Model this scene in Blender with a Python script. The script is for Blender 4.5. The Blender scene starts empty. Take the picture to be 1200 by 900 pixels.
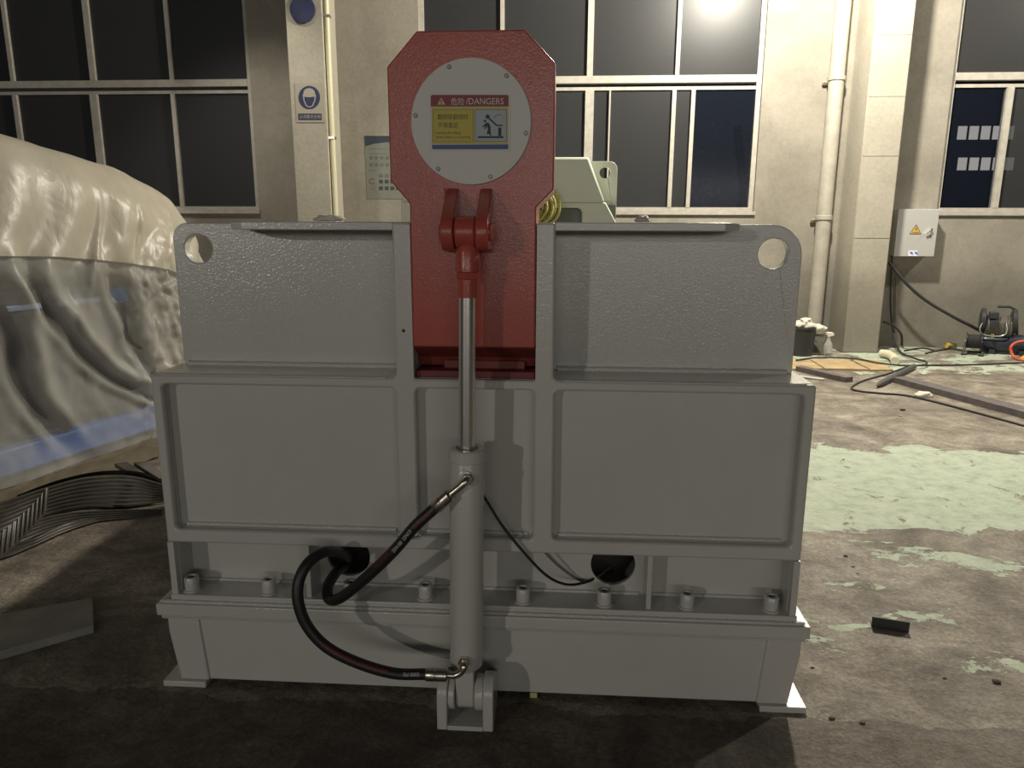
import bpy, bmesh, math, random
from mathutils import Vector, Matrix, noise
random.seed(7)
SC = bpy.context.scene
COL = SC.collection

# ------------------------------------------------------------------ camera
F = 857.0; EYE = 1.55
PITCH = math.radians(12.2); YAW = math.radians(3.6); ROLL = math.radians(0.2)
fw = Vector((-math.sin(YAW)*math.cos(PITCH), math.cos(YAW)*math.cos(PITCH), -math.sin(PITCH)))
r0 = Vector((math.cos(YAW), math.sin(YAW), 0)); u0 = r0.cross(fw)
rt = r0*math.cos(ROLL) + u0*math.sin(ROLL)
up = u0*math.cos(ROLL) - r0*math.sin(ROLL)
CAM = Vector((0, 0, EYE))
cam = bpy.data.objects.new('camera', bpy.data.cameras.new('camera'))
COL.objects.link(cam)
cam.matrix_world = Matrix((( rt.x, up.x, -fw.x, CAM.x), (rt.y, up.y, -fw.y, CAM.y), (rt.z, up.z, -fw.z, CAM.z), (0,0,0,1)))
cam.data.sensor_width = 36; cam.data.lens = F/1200*36
cam.data.clip_start = 0.05; cam.data.clip_end = 200
SC.camera = cam

# ------------------------------------------------------------------ world, lamps, exposure
wd = bpy.data.worlds.new('night'); SC.world = wd; wd.use_nodes = True
wd.node_tree.nodes['Background'].inputs[0].default_value = (0.98, 0.98, 1.0, 1)
wd.node_tree.nodes['Background'].inputs[1].default_value = 0.012

def lamp(name, loc, power, color, radius=0.12, spot=None, aim=None):
    l = bpy.data.lights.new(name, 'SPOT' if spot else 'POINT')
    l.energy = power; l.color = color; l.shadow_soft_size = radius
    o = bpy.data.objects.new(name, l); COL.objects.link(o); o.location = loc
    if spot:
        l.spot_size = math.radians(spot); l.spot_blend = 0.5
        d = Vector(aim) - Vector(loc)
        o.rotation_euler = d.to_track_quat('-Z', 'Y').to_euler()
    return o
lamp('bay_lamp', (2.4, 7.5, 5.1), 1650, (1.0, 0.93, 0.78), 0.13)                     # high-bay lamp behind the machine, out of frame
lamp('hall_lamp', (-9.5, -13.0, 4.45), 1250, (1.0, 0.95, 0.86), 0.2)                # the next lamp down the hall, behind the camera
lamp('bay_lamp', (8.4, 7.5, 5.6), 900, (1.0, 0.93, 0.78), 0.13)                     # second lamp added to lift the right wall and column shadow, out of frame
lamp('left_wall_fill', (-4.0, 8.0, 5.8), 420, (1.0, 0.93, 0.78), 0.13, 86, (-4.0, 8.3, 0))        # narrow spot added to brighten the left wall, out of frame
al = bpy.data.lights.new('front_fill_light', 'AREA'); al.shape = 'RECTANGLE'; al.size = 12.0; al.size_y = 1.2; al.energy = 235; al.color = (1.0, 0.96, 0.88)   # broad fill light added behind the camera to soften the front shadows
alo = bpy.data.objects.new('front_fill_light', al); COL.objects.link(alo); alo.location = (3.0, -12.0, 3.0); alo.rotation_euler = (math.radians(84), 0, 0)
SC.view_settings.view_transform = 'Standard'; SC.view_settings.look = 'None'
SC.view_settings.gamma = 1; SC.view_settings.use_curve_mapping = False
SC.view_settings.exposure = 0.0

# ------------------------------------------------------------------ pixel helpers (1200 x 900 frame)
def ray(x, y): return fw + rt*((x-600)/F) - up*((y-450)/F)
def P(x, y, Y):
    d = ray(x, y); return CAM + d*((Y-CAM.y)/d.y)
def G(x, y, Z=0.0):
    d = ray(x, y); return CAM + d*((Z-CAM.z)/d.z)
def XZ(x, y, Y):
    p = P(x, y, Y); return (p.x, p.z)

# ------------------------------------------------------------------ materials
MATS = {}
def mat(name, col, rough=0.5, metal=0.0, var=0.0, vscale=6.0, bump=0.0, bscale=80.0, col2=None, spec=0.5, rvar=0.0, emit=None, coat=None):
    if name in MATS: return MATS[name]
    m = bpy.data.materials.new(name); m.use_nodes = True
    nt = m.node_tree; N = nt.nodes; L = nt.links
    b = N['Principled BSDF']
    b.inputs['Base Color'].default_value = (*col, 1); b.inputs['Roughness'].default_value = rough
    b.inputs['Metallic'].default_value = metal; b.inputs['Specular IOR Level'].default_value = spec
    if emit:
        b.inputs['Emission Color'].default_value = (*emit[0], 1); b.inputs['Emission Strength'].default_value = emit[1]
    geo = N.new('ShaderNodeNewGeometry')
    if var or col2:
        n = N.new('ShaderNodeTexNoise'); n.inputs['Scale'].default_value = vscale; n.inputs['Detail'].default_value = 8
        n.inputs['Roughness'].default_value = 0.65
        L.new(geo.outputs['Position'], n.inputs['Vector'])
        r = N.new('ShaderNodeValToRGB'); r.color_ramp.elements[0].position = 0.33; r.color_ramp.elements[1].position = 0.68
        c2 = col2 if col2 else tuple(c*(1-var) for c in col)
        r.color_ramp.elements[0].color = (*c2, 1); r.color_ramp.elements[1].color = (*col, 1)
        L.new(n.outputs['Fac'], r.inputs['Fac']); L.new(r.outputs['Color'], b.inputs['Base Color'])
        if rvar:
            mr = N.new('ShaderNodeMapRange'); mr.inputs['To Min'].default_value = max(0.02, rough-rvar); mr.inputs['To Max'].default_value = rough+rvar
            L.new(n.outputs['Fac'], mr.inputs['Value']); L.new(mr.outputs['Result'], b.inputs['Roughness'])
    if bump:
        n2 = N.new('ShaderNodeTexNoise'); n2.inputs['Scale'].default_value = bscale; n2.inputs['Detail'].default_value = 4
        L.new(geo.outputs['Position'], n2.inputs['Vector'])
        bp = N.new('ShaderNodeBump'); bp.inputs['Strength'].default_value = bump; bp.inputs['Distance'].default_value = 0.01
        L.new(n2.outputs['Fac'], bp.inputs['Height']); L.new(bp.outputs['Normal'], b.inputs['Normal'])
    if coat:
        n3 = N.new('ShaderNodeTexNoise'); n3.inputs['Scale'].default_value = coat[2]; n3.inputs['Detail'].default_value = 3
        L.new(geo.outputs['Position'], n3.inputs['Vector'])
        b3 = N.new('ShaderNodeBump'); b3.inputs['Strength'].default_value = coat[1]; b3.inputs['Distance'].default_value = 0.01
        L.new(n3.outputs['Fac'], b3.inputs['Height']); L.new(b3.outputs['Normal'], b.inputs['Coat Normal'])
        b.inputs['Coat Weight'].default_value = coat[0]; b.inputs['Coat Roughness'].default_value = 0.14
    MATS[name] = m; return m

grey = mat('grey_paint', (0.56, 0.55, 0.51), 0.24, var=0.06, vscale=3, bump=0.10, bscale=300, coat=(0.7, 0.20, 120))
greyb = mat('grey_bead', (0.54, 0.525, 0.485), 0.22, bump=0.5, bscale=240, coat=(0.8, 0.35, 150))
red = mat('red_paint', (0.46, 0.085, 0.062), 0.27, var=0.12, vscale=4, bump=0.10, bscale=300, coat=(0.35, 0.14, 130))
redd = mat('shaded_red_paint', (0.20, 0.035, 0.028), 0.5, var=0.3, vscale=10)  # red paint darkened for the shade under the arm and in its notch
chrome = mat('chrome', (0.85, 0.84, 0.82), 0.26, 1.0)
steel = mat('zinc_steel', (0.62, 0.58, 0.50), 0.28, 1.0, bump=0.05, bscale=200)
rubber = mat('hose_rubber', (0.018, 0.016, 0.016), 0.42, bump=0.1, bscale=400)
redstripe = mat('hose_red_stripe', (0.16, 0.018, 0.016), 0.5, col2=(0.03, 0.012, 0.012), vscale=30)
blackr = mat('black_rubber', (0.035, 0.032, 0.028), 0.55, var=0.4, vscale=8)
blackm = mat('black_metal', (0.03, 0.03, 0.032), 0.45)
dark = mat('hole_shade', (0.05, 0.05, 0.05), 0.7)
white = mat('white_print', (0.62, 0.61, 0.57), 0.55)
beltm = mat('belt_rubber', (0.085, 0.075, 0.062), 0.42, var=0.5, vscale=9)
discm = mat('disc_paint', (0.62, 0.61, 0.57), 0.4, bump=0.1, bscale=170)

# ------------------------------------------------------------------ mesh helpers
W = {}
def wloc(o): return W.get(o.name, Vector((0,0,0))) if o else Vector((0,0,0))
def box(bm, x0, x1, y0, y1, z0, z1):
    v = [bm.verts.new(c) for c in ((x0,y0,z0),(x1,y0,z0),(x1,y1,z0),(x0,y1,z0),(x0,y0,z1),(x1,y0,z1),(x1,y1,z1),(x0,y1,z1))]
    for f in ((0,3,2,1),(4,5,6,7),(0,1,5,4),(1,2,6,5),(2,3,7,6),(3,0,4,7)): bm.faces.new([v[i] for i in f])
def loft(bm, rings, caps=True, closed=True):
    R = [[bm.verts.new(p) for p in ring] for ring in rings]
    n = len(R[0])
    for a, b in zip(R, R[1:]):
        for i in range(n if closed else n-1):
            j = (i+1) % n
            bm.faces.new((a[i], a[j], b[j], b[i]))
    if caps and closed:
        bm.faces.new(list(reversed(R[0]))); bm.faces.new(R[-1])
def prism_y(bm, pts, y0, y1): loft(bm, [[(x, y0, z) for x, z in pts], [(x, y1, z) for x, z in pts]])
def prism_x(bm, pts, x0, x1): loft(bm, [[(x0, y, z) for y, z in pts], [(x1, y, z) for y, z in pts]])
def prism_z(bm, pts, z0, z1): loft(bm, [[(x, y, z0) for x, y in pts], [(x, y, z1) for x, y in pts]])
def frame_of(d):
    d = d.normalized(); a = Vector((0,0,1)) if abs(d.z) < 0.9 else Vector((1,0,0))
    s = d.cross(a).normalized(); return s, s.cross(d).normalized()
def cyl(bm, p0, p1, ra, rb=None, seg=24):
    p0 = Vector(p0); p1 = Vector(p1); rb = ra if rb is None else rb
    s, t = frame_of(p1-p0)
    ring = lambda p, r: [p + s*(r*math.cos(2*math.pi*i/seg)) + t*(r*math.sin(2*math.pi*i/seg)) for i in range(seg)]
    loft(bm, [ring(p0, ra), ring(p1, rb)])
def lathe(bm, p0, axis, prof, seg=24):
    p0 = Vector(p0); axis = Vector(axis).normalized(); s, t = frame_of(axis)
    loft(bm, [[p0 + axis*h + s*(r*math.cos(2*math.pi*i/seg)) + t*(r*math.sin(2*math.pi*i/seg)) for i in range(seg)] for r, h in prof])
def spline(pts, n=8):
    pts = [Vector(p) for p in pts]; q = [pts[0]*2-pts[1]] + pts + [pts[-1]*2-pts[-2]]
    out = []
    for i in range(1, len(q)-2):
        for k in range(n):
            t = k/n; a, b, c, d = q[i-1], q[i], q[i+1], q[i+2]
            out.append(0.5*((2*b) + (c-a)*t + (2*a-5*b+4*c-d)*t*t + (3*b-a-3*c+d)*t*t*t))
    out.append(pts[-1]); return out
def frames(path):
    T = [(path[min(i+1, len(path)-1)] - path[max(i-1, 0)]).normalized() for i in range(len(path))]
    s, _ = frame_of(T[0]); S = []
    for t in T:
        s = (s - t*s.dot(t)).normalized(); S.append(s)
    return T, S
def tube(bm, path, r, seg=10):
    path = [Vector(p) for p in path]; T, S = frames(path); rings = []
    for i, p in enumerate(path):
        b = T[i].cross(S[i]); rr = r[i] if isinstance(r, list) else r
        rings.append([p + S[i]*(rr*math.cos(2*math.pi*k/seg)) + b*(rr*math.sin(2*math.pi*k/seg)) for k in range(seg)])
    loft(bm, rings)
def rrect(x0, x1, z0, z1, r, n=5):
    rs = r if isinstance(r, (list, tuple)) else [r]*4   # bl br tr tl
    out = []
    for (cx, cz, a0), q in zip(((x0, z0, 180), (x1, z0, 270), (x1, z1, 0), (x0, z1, 90)), rs):
        sx = 1 if cx == x0 else -1; sz = 1 if cz == z0 else -1
        if q <= 0: out.append((cx, cz)); continue
        for i in range(n+1):
            a = math.radians(a0 + 90*i/n); out.append((cx+sx*q+q*math.cos(a), cz+sz*q+q*math.sin(a)))
    return out
def circ(cx, cz, r, n=40): return [(cx+r*math.cos(2*math.pi*i/n), cz+r*math.sin(2*math.pi*i/n)) for i in range(n)]
def plate(bm, outer, holes, y0, y1):
    """a plate in the XZ plane with holes, thickness y0..y1"""
    tmp = bmesh.new(); E = []
    for lp in [outer]+holes:
        vs = [tmp.verts.new((x, 0, z)) for x, z in lp]
        E += [tmp.edges.new((vs[i], vs[(i+1) % len(vs)])) for i in range(len(vs))]
    bmesh.ops.triangle_fill(tmp, use_beauty=True, use_dissolve=False, edges=E, normal=(0, -1, 0))
    tmp.verts.index_update()
    A = [bm.verts.new((v.co.x, y0, v.co.z)) for v in tmp.verts]; B = [bm.verts.new((v.co.x, y1, v.co.z)) for v in tmp.verts]
    for f in tmp.faces:
        ix = [v.index for v in f.verts]
        bm.faces.new([A[i] for i in ix]); bm.faces.new([B[i] for i in reversed(ix)])
    for e in tmp.edges:
        if len(e.link_faces) == 1:
            i, j = e.verts[0].index, e.verts[1].index
            bm.faces.new((A[i], A[j], B[j], B[i]))
    tmp.free()
def tag(o, label=None, cat=None, group=None, kind=None):
    if label: o['label'] = label
    if cat: o['category'] = cat
    if group: o['group'] = group
    if kind: o['kind'] = kind
    return o
def thing(name, loc, label, cat, group=None):
    o = bpy.data.objects.new(name, None); COL.objects.link(o); o.location = loc; o.empty_display_size = 0.1
    W[o.name] = Vector(loc); return tag(o, label, cat, group)
def mk(name, bm, m, parent=None, smooth=True, bevel=0.0, label=None, angle=35):
    bmesh.ops.recalc_face_normals(bm, faces=bm.faces)
    me = bpy.data.meshes.new(name); bm.to_mesh(me); bm.free()
    return mkm(name, me, m, parent, smooth, bevel, label, angle)
def mkm(name, me, m, parent=None, smooth=True, bevel=0.0, label=None, angle=35):
    lo = Vector((min(v.co[k] for v in me.vertices) for k in range(3))); hi = Vector((max(v.co[k] for v in me.vertices) for k in range(3)))
    c = (lo+hi)/2
    me.transform(Matrix.Translation(-c))
    for mm in (m if isinstance(m, (list, tuple)) else [m]): me.materials.append(mm)
    if smooth:
        for p in me.polygons: p.use_smooth = True
        me.set_sharp_from_angle(angle=math.radians(angle))
    o = bpy.data.objects.new(name, me); COL.objects.link(o); W[o.name] = c
    if parent: o.parent = parent
    o.location = c - wloc(parent)
    if bevel:
        b = o.modifiers.new('bevel', 'BEVEL'); b.width = bevel; b.segments = 2; b.limit_method = 'ANGLE'; b.angle_limit = math.radians(40)
    if label: o['label'] = label
    return o
def again(src, center, parent):
    o = src.copy(); COL.objects.link(o); W[o.name] = Vector(center); o.parent = parent; o.location = Vector(center)-wloc(parent); return o
def B(): return bmesh.new()
def bx(name, dims, m, parent=None, bevel=0.0, label=None):
    bm = B(); box(bm, *dims); return mk(name, bm, m, parent, bool(bevel), bevel, label)
def tb(name, pts, r, m, parent=None, seg=10, n=8, label=None):
    bm = B(); tube(bm, spline(pts, n), r, seg); return mk(name, bm, m, parent, label=label, angle=60)
def text_mesh(s):
    c = bpy.data.curves.new('txt', 'FONT'); c.body = s; c.resolution_u = 3
    o = bpy.data.objects.new('txt', c); COL.objects.link(o)
    dg = bpy.context.evaluated_depsgraph_get(); me = bpy.data.meshes.new_from_object(o.evaluated_get(dg))
    bpy.data.objects.remove(o); bpy.data.curves.remove(c); return me
def text_on(name, s, box_px, Y, m, parent, label=None):
    """flat lettering that fills the pixel box on the plane Y, facing the camera side"""
    x0, y0, x1, y1 = box_px; me = text_mesh(s)
    xs = [v.co.x for v in me.vertices]; ys = [v.co.y for v in me.vertices]
    a, b = min(xs), max(xs); c, d = min(ys), max(ys)
    for v in me.vertices:
        p = P(x0+(x1-x0)*(v.co.x-a)/(b-a), y1+(y0-y1)*(v.co.y-c)/(d-c), Y); v.co = p
    return mkm(name, me, m, parent, False, label=label)
def poly_on(name, pts_px, Y, th, m, parent, label=None):
    bm = B(); prism_y(bm, [XZ(x, y, Y) for x, y in pts_px], Y, Y+th); return mk(name, bm, m, parent, False, label=label)

# ================================================================== SETTING
WY = 9.9; CY = 9.36
# ---- floor material: worn concrete with flaked pale green paint
fm = bpy.data.materials.new('worn_floor'); fm.use_nodes = True
nt = fm.node_tree; N = nt.nodes; L = nt.links; bs = N['Principled BSDF']
geo = N.new('ShaderNodeNewGeometry')
def nz(scale, det=8, rough=0.6, dist=0.0, vec=None):
    n = N.new('ShaderNodeTexNoise'); n.inputs['Scale'].default_value = scale; n.inputs['Detail'].default_value = det
    n.inputs['Roughness'].default_value = rough; n.inputs['Distortion'].default_value = dist
    L.new(vec if vec else geo.outputs['Position'], n.inputs['Vector']); return n.outputs['Fac']
def ramp(fac, els, interp='LINEAR'):
    r = N.new('ShaderNodeValToRGB'); r.color_ramp.interpolation = interp
    while len(r.color_ramp.elements) < len(els): r.color_ramp.elements.new(0.5)
    for e, (p, c) in zip(r.color_ramp.elements, els):
        e.position = p; e.color = (*c, 1) if isinstance(c, tuple) else (c, c, c, 1)
    L.new(fac, r.inputs['Fac']); return r.outputs['Color']
def mth(op, a, b=None):
    n = N.new('ShaderNodeMath'); n.operation = op
    for i, v in enumerate((a, b)):
        if v is None: continue
        if isinstance(v, (int, float)): n.inputs[i].default_value = v
        else: L.new(v, n.inputs[i])
    return n.outputs[0]
def mix(fac, a, b, blend='MIX'):
    n = N.new('ShaderNodeMix'); n.data_type = 'RGBA'; n.blend_type = blend
    for k, v in ((0, fac), (6, a), (7, b)):
        if isinstance(v, (int, float)): n.inputs[k].default_value = v
        elif isinstance(v, tuple): n.inputs[k].default_value = (*v, 1)
        else: L.new(v, n.inputs[k])
    return n.outputs[2]
mp = N.new('ShaderNodeMapping'); mp.inputs['Scale'].default_value = (0.75, 1.25, 1); L.new(geo.outputs['Position'], mp.inputs['Vector'])
sep = N.new('ShaderNodeSeparateXYZ'); L.new(geo.outputs['Position'], sep.inputs[0])
yy = mth('DIVIDE', sep.outputs['Y'], 10.0)
wob = mth('MULTIPLY', mth('SUBTRACT', nz(1.6, 4), 0.5), 0.10)
bias = ramp(mth('ADD', yy, wob), [(0.0, 0.30), (0.21, 0.44), (0.26, 0.52), (0.30, 0.535), (0.335, 0.55), (0.365, 0.56), (0.39, 0.80), (0.50, 0.82), (0.525, 0.43), (0.62, 0.28), (0.76, 0.36), (0.84, 0.62), (0.99, 0.60)])
tot = mth('ADD', nz(2.6, 12, 0.68, 0.5, mp.outputs[0]), mth('SUBTRACT', bias, 0.5))
mask = ramp(tot, [(0.594, 0.0), (0.602, 1.0)])
base = ramp(nz(2.3, 12, 0.72, 0.5), [(0.30, (0.085, 0.069, 0.055)), (0.45, (0.175, 0.148, 0.118)), (0.56, (0.285, 0.248, 0.20)), (0.70, (0.43, 0.39, 0.33))])
grit = ramp(nz(55, 6, 0.75), [(0.36, 0.55), (0.52, 0.95), (0.66, 1.35)])
base = mix(0.85, base, grit, 'MULTIPLY')
base = mix(0.8, base, ramp(nz(9, 10, 0.8, 0.6, mp.outputs[0]), [(0.38, 0.62), (0.5, 1.0), (0.64, 1.3)]), 'MULTIPLY')
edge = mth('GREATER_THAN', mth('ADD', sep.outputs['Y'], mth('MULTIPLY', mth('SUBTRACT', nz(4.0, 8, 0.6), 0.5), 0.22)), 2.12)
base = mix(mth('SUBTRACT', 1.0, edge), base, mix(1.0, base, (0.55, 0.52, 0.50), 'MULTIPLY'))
green = ramp(nz(9, 10, 0.75), [(0.30, (0.27, 0.305, 0.23)), (0.5, (0.43, 0.49, 0.38)), (0.7, (0.52, 0.575, 0.46))])
spots = ramp(nz(5.5, 10, 0.7, 1.0), [(0.36, 0.0), (0.40, 1.0)])
mask2 = mth('MULTIPLY', mth('MULTIPLY', mask, spots), ramp(mth('ADD', mth('MULTIPLY', sep.outputs['X'], 0.1), 0.5), [(0.40, 0.0), (0.42, 1.0)]))
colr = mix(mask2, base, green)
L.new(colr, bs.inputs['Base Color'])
L.new(ramp(nz(3.1), [(0.3, 0.45), (0.7, 0.8)]), bs.inputs['Roughness'])
bp = N.new('ShaderNodeBump'); bp.inputs['Strength'].default_value = 0.7; bp.inputs['Distance'].default_value = 0.02
L.new(mth('ADD', mth('ADD', nz(14, 10, 0.7), mth('MULTIPLY', mask2, 0.18)), mth('MULTIPLY', nz(90, 4), 0.3)), bp.inputs['Height'])
L.new(bp.outputs['Normal'], bs.inputs['Normal'])
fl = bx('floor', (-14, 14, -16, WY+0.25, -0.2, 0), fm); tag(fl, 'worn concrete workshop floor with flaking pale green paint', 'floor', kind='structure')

# ---- wall plaster
def wall_mat(name, c1, c2, stain=0.0):
    global nt, N, L, geo
    m = bpy.data.materials.new(name); m.use_nodes = True
    nt = m.node_tree; N = nt.nodes; L = nt.links; b = N['Principled BSDF']
    geo = N.new('ShaderNodeNewGeometry')
    base = ramp(nz(1.3, 10, 0.65, 0.3), [(0.3, c2), (0.65, c1)])
    sepz = N.new('ShaderNodeSeparateXYZ'); L.new(geo.outputs['Position'], sepz.inputs[0])
    zz = mth('ADD', sepz.outputs['Z'], mth('MULTIPLY', mth('SUBTRACT', nz(1.1, 6), 0.5), 0.9))
    damp = ramp(mth('DIVIDE', zz, 3.0), [(0.10, 0.70), (0.27, 0.80), (0.36, 0.98), (0.5, 1.0)])       # damp and scuffed foot of the wall
    base = mix(1.0, base, damp, 'MULTIPLY')
    if stain:
        st = ramp(mth('ADD', nz(3.2, 10, 0.7, 0.8), mth('MULTIPLY', mth('ABSOLUTE', mth('SUBTRACT', sepz.outputs['Z'], 0.32)), 0.55)), [(0.36, (0.30, 0.29, 0.28)), (0.40, (1.0, 1.0, 1.0))])
        base = mix(stain, base, st, 'MULTIPLY')
    fine = ramp(nz(26, 8, 0.7), [(0.3, 0.86), (0.6, 1.0)]); base = mix(1.0, base, fine, 'MULTIPLY')
    L.new(base, b.inputs['Base Color']); b.inputs['Roughness'].default_value = 0.8
    bp = N.new('ShaderNodeBump'); bp.inputs['Strength'].default_value = 0.3; bp.inputs['Distance'].default_value = 0.01
    L.new(nz(20, 8), bp.inputs['Height']); L.new(bp.outputs['Normal'], b.inputs['Normal'])
    return m
plaster = wall_mat('wall_plaster', (0.31, 0.285, 0.24), (0.215, 0.195, 0.162), 0.8)
concrete = wall_mat('column_plaster', (0.41, 0.38, 0.315), (0.33, 0.305, 0.25), 0.0)

SILL = P(600, 247, WY).z; TRZ = P(755, 92, WY).z; WTOP = 5.2; TOPW = 6.2
wx = [(P(-170, 150, WY).x, P(297, 150, WY).x), (P(490, 20, WY).x, P(892, 120, WY).x), (P(1113, 120, WY).x, P(1420, 150, WY).x)]
bm = B(); zs = (SILL, WTOP)
box(bm, -14, 14, WY, WY+0.25, 0, SILL); box(bm, -14, 14, WY, WY+0.25, WTOP, TOPW)
edges = [-14] + [e for w in wx for e in w] + [14]
for i in range(0, len(edges), 2): box(bm, edges[i], edges[i+1], WY, WY+0.25, SILL, WTOP)
wall = mk('wall_back', bm, plaster, None, False); tag(wall, 'stained beige plaster wall with tall windows behind the machine', 'wall', kind='structure')

# ---- columns
ca0, ca1 = P(342, 150, CY).x, P(384, 150, CY).x
cb0, cb1 = P(1006, 220, CY).x, P(1050, 220, CY).x
o = bx('concrete_column', (ca0, ca1, CY, WY, 0, TOPW), concrete, None, 0.012); tag(o, 'plastered square column carrying the round blue helmet sign', 'column', kind='structure')
o = bx('concrete_column', (cb0, cb1, CY, WY, 0, TOPW), concrete, None, 0.012); tag(o, 'brightly lit cream column beside the grey electrical cabinet', 'column', kind='structure')
for col, a0, a1, zz in ((o, cb0, cb1, (1.42, 2.38, 3.05, 3.72)),):
    for z in zz: bx('joint_ridge', (a0+0.012, a1-0.012, CY-0.004, CY+0.01, z, z+0.012), concrete, col)

# ---- windows
alu = mat('window_frame', (0.46, 0.43, 0.38), 0.5, 0.0, var=0.25, vscale=12)
def glass(name, base, tr, rg=0.12):
    m = bpy.data.materials.new(name); m.use_nodes = True; n = m.node_tree.nodes; l = m.node_tree.links
    p = n['Principled BSDF']; p.inputs['Base Color'].default_value = (*base, 1); p.inputs['Roughness'].default_value = rg; p.inputs['Specular IOR Level'].default_value = 0.3
    t = n.new('ShaderNodeBsdfTransparent'); t.inputs[0].default_value = (0.85, 0.88, 0.92, 1); mx = n.new('ShaderNodeMixShader'); mx.inputs[0].default_value = tr
    l.new(p.outputs[0], mx.inputs[1]); l.new(t.outputs[0], mx.inputs[2]); l.new(mx.outputs[0], n['Material Output'].inputs[0]); return m
dusty = glass('dusty_glass', (0.045, 0.045, 0.047), 0.40, 0.35); clear = glass('clear_glass', (0.02, 0.025, 0.04), 0.80)
GY = WY+0.09
def window(name, x0, x1, ups, lows, label, clear_cells=()):
    """ups / lows: list of (x centre, width) of the upright bars above and below the transom; width > 0.055 runs full height"""
    win = thing(name, ((x0+x1)/2, GY, SILL), label, 'window'); win['kind'] = 'structure'
    fr = 0.06
    bx('frame_bar', (x0, x0+fr, GY-0.04, GY+0.05, SILL, WTOP), alu, win); bx('frame_bar', (x1-fr, x1, GY-0.04, GY+0.05, SILL, WTOP), alu, win)
    bx('frame_bar', (x0+fr, x1-fr, GY-0.04, GY+0.05, SILL, SILL+0.05), alu, win); bx('frame_bar', (x0+fr, x1-fr, GY-0.04, GY+0.05, WTOP-0.06, WTOP), alu, win)
    bx('transom', (x0+fr, x1-fr, GY-0.05, GY+0.05, TRZ-0.045, TRZ+0.045), alu, win, 0.004)
    bx('sill_ledge', (x0-0.02, x1+0.02, WY-0.03, GY-0.045, SILL-0.045, SILL-0.002), alu, win)
    bx('sash_rail', (x0+fr, x1-fr, GY-0.02, GY+0.03, TRZ-0.125, TRZ-0.085), alu, win)
    for x, w in ups: bx('mullion', (x-w/2, x+w/2, GY-0.045, GY+0.04, TRZ+0.045, WTOP-0.06), alu, win)
    for x, w in lows: bx('mullion', (x-w/2, x+w/2, GY-0.045, GY+0.04, SILL+0.05, TRZ-0.125), alu, win)
    for bars, z0, z1, row in ((ups, TRZ+0.045, WTOP-0.06, 'u'), (lows, SILL+0.05, TRZ-0.125, 'l')):
        e = [x0+fr] + [q for x, w in sorted(bars) for q in (x-w/2, x+w/2)] + [x1-fr]
        for i in range(0, len(e), 2):
            if e[i+1]-e[i] > 0.02: bx('pane', (e[i], e[i+1], GY, GY+0.008, z0, z1), clear if (row, i//2) in clear_cells else dusty, win)
    return win
def wxp(px, y): return P(px, y, GY).x
window('window_1', *wx[0], [(wxp(-80, 48), 0.05), (wxp(11, 48), 0.05), (wxp(106, 48), 0.075), (wxp(199, 48), 0.05)],
       [(wxp(-78, 120), 0.05), (wxp(20, 120), 0.06), (wxp(112, 120), 0.10), (wxp(207, 150), 0.05)], 'dark gridded window above the plastic covered machine')
window('window_2', *wx[1], [(wxp(589, 20), 0.05), (wxp(692, 48), 0.075), (wxp(795, 45), 0.05)],
       [(wxp(589, 170), 0.06), (wxp(690, 150), 0.11), (wxp(713, 170), 0.02), (wxp(787, 170), 0.05), (wxp(809, 170), 0.05)], 'dark gridded window behind the red octagonal head', (('l', 5),))
window('window_3', *wx[2], [(wxp(1260, 50), 0.07)], [(wxp(1174, 170), 0.075), (wxp(1260, 170), 0.07)], 'dark window above the electrical cabinet looking onto lit windows', (('l', 0),))

# ---- what stands outside at night
ground = bx('ground', (-20, 40, WY+0.25, 45, -0.3, -0.1), mat('asphalt', (0.05, 0.05, 0.055), 0.9, var=0.3)); tag(ground, 'dark yard ground outside the windows', 'ground', kind='structure')
fb = thing('far_building', (16, 30.0, -0.1), 'dark blue building with two rows of lit windows seen through the glass', 'building')
bx('wall', (9, 26, 30.0, 36, -0.1, 9.5), mat('night_wall', (0.10, 0.13, 0.22), 0.9, var=0.1), fb)
lit = mat('lit_pane', (0.8, 0.75, 0.65), 0.5, emit=((1.0, 0.90, 0.78), 0.62))
for (ya, yb) in ((146, 165), (183, 201)):
    z1 = P(1150, ya, 29.9).z; z0 = P(1150, yb, 29.9).z
    a = P(1121, (ya+yb)/2, 29.9).x; b = P(1176, (ya+yb)/2, 29.9).x; w = (b-a)/4
    for i in range(5):
        f = bx('window', (a+i*w, a+(i+1)*w, 29.93, 30.0, z0, z1), blackm, fb)
        bx('pane', (a+i*w+0.05, a+(i+1)*w-0.05, 29.91, 29.93, z0+0.05, z1-0.05), lit, f)
# garden tree outside the middle window
tr = thing('garden_tree', (2.7, 11.6, -0.1), 'leafy tree outside the window by the drain pipe', 'tree')
tb('trunk', [(2.7, 11.6, -0.1), (2.65, 11.6, 1.0), (2.75, 11.6, 2.0), (2.6, 11.6, 3.0)], [0.06]*25, mat('bark', (0.06, 0.05, 0.04), 0.9), tr, n=8)
bm = B()
for cx, cz in ((2.1, 2.75), (2.3, 2.2), (2.72, 2.75), (2.8, 2.25), (2.5, 2.5), (2.95, 2.6), (2.45, 3.0), (2.2, 2.05)):
    for k in range(26):
        c = Vector((cx+random.gauss(0, 0.11), 11.6+random.gauss(0, 0.15), cz+random.gauss(0, 0.11)))
        d = Vector((random.gauss(0, 1), random.gauss(0, 1), random.gauss(-0.4, 0.6))).normalized(); s, t = frame_of(d)
        l = random.uniform(0.05, 0.09)
        vs = [bm.verts.new(c+q) for q in (d*0, d*l*0.5+s*l*0.28, d*l, d*l*0.5-s*l*0.28)]; bm.faces.new(vs)
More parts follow.
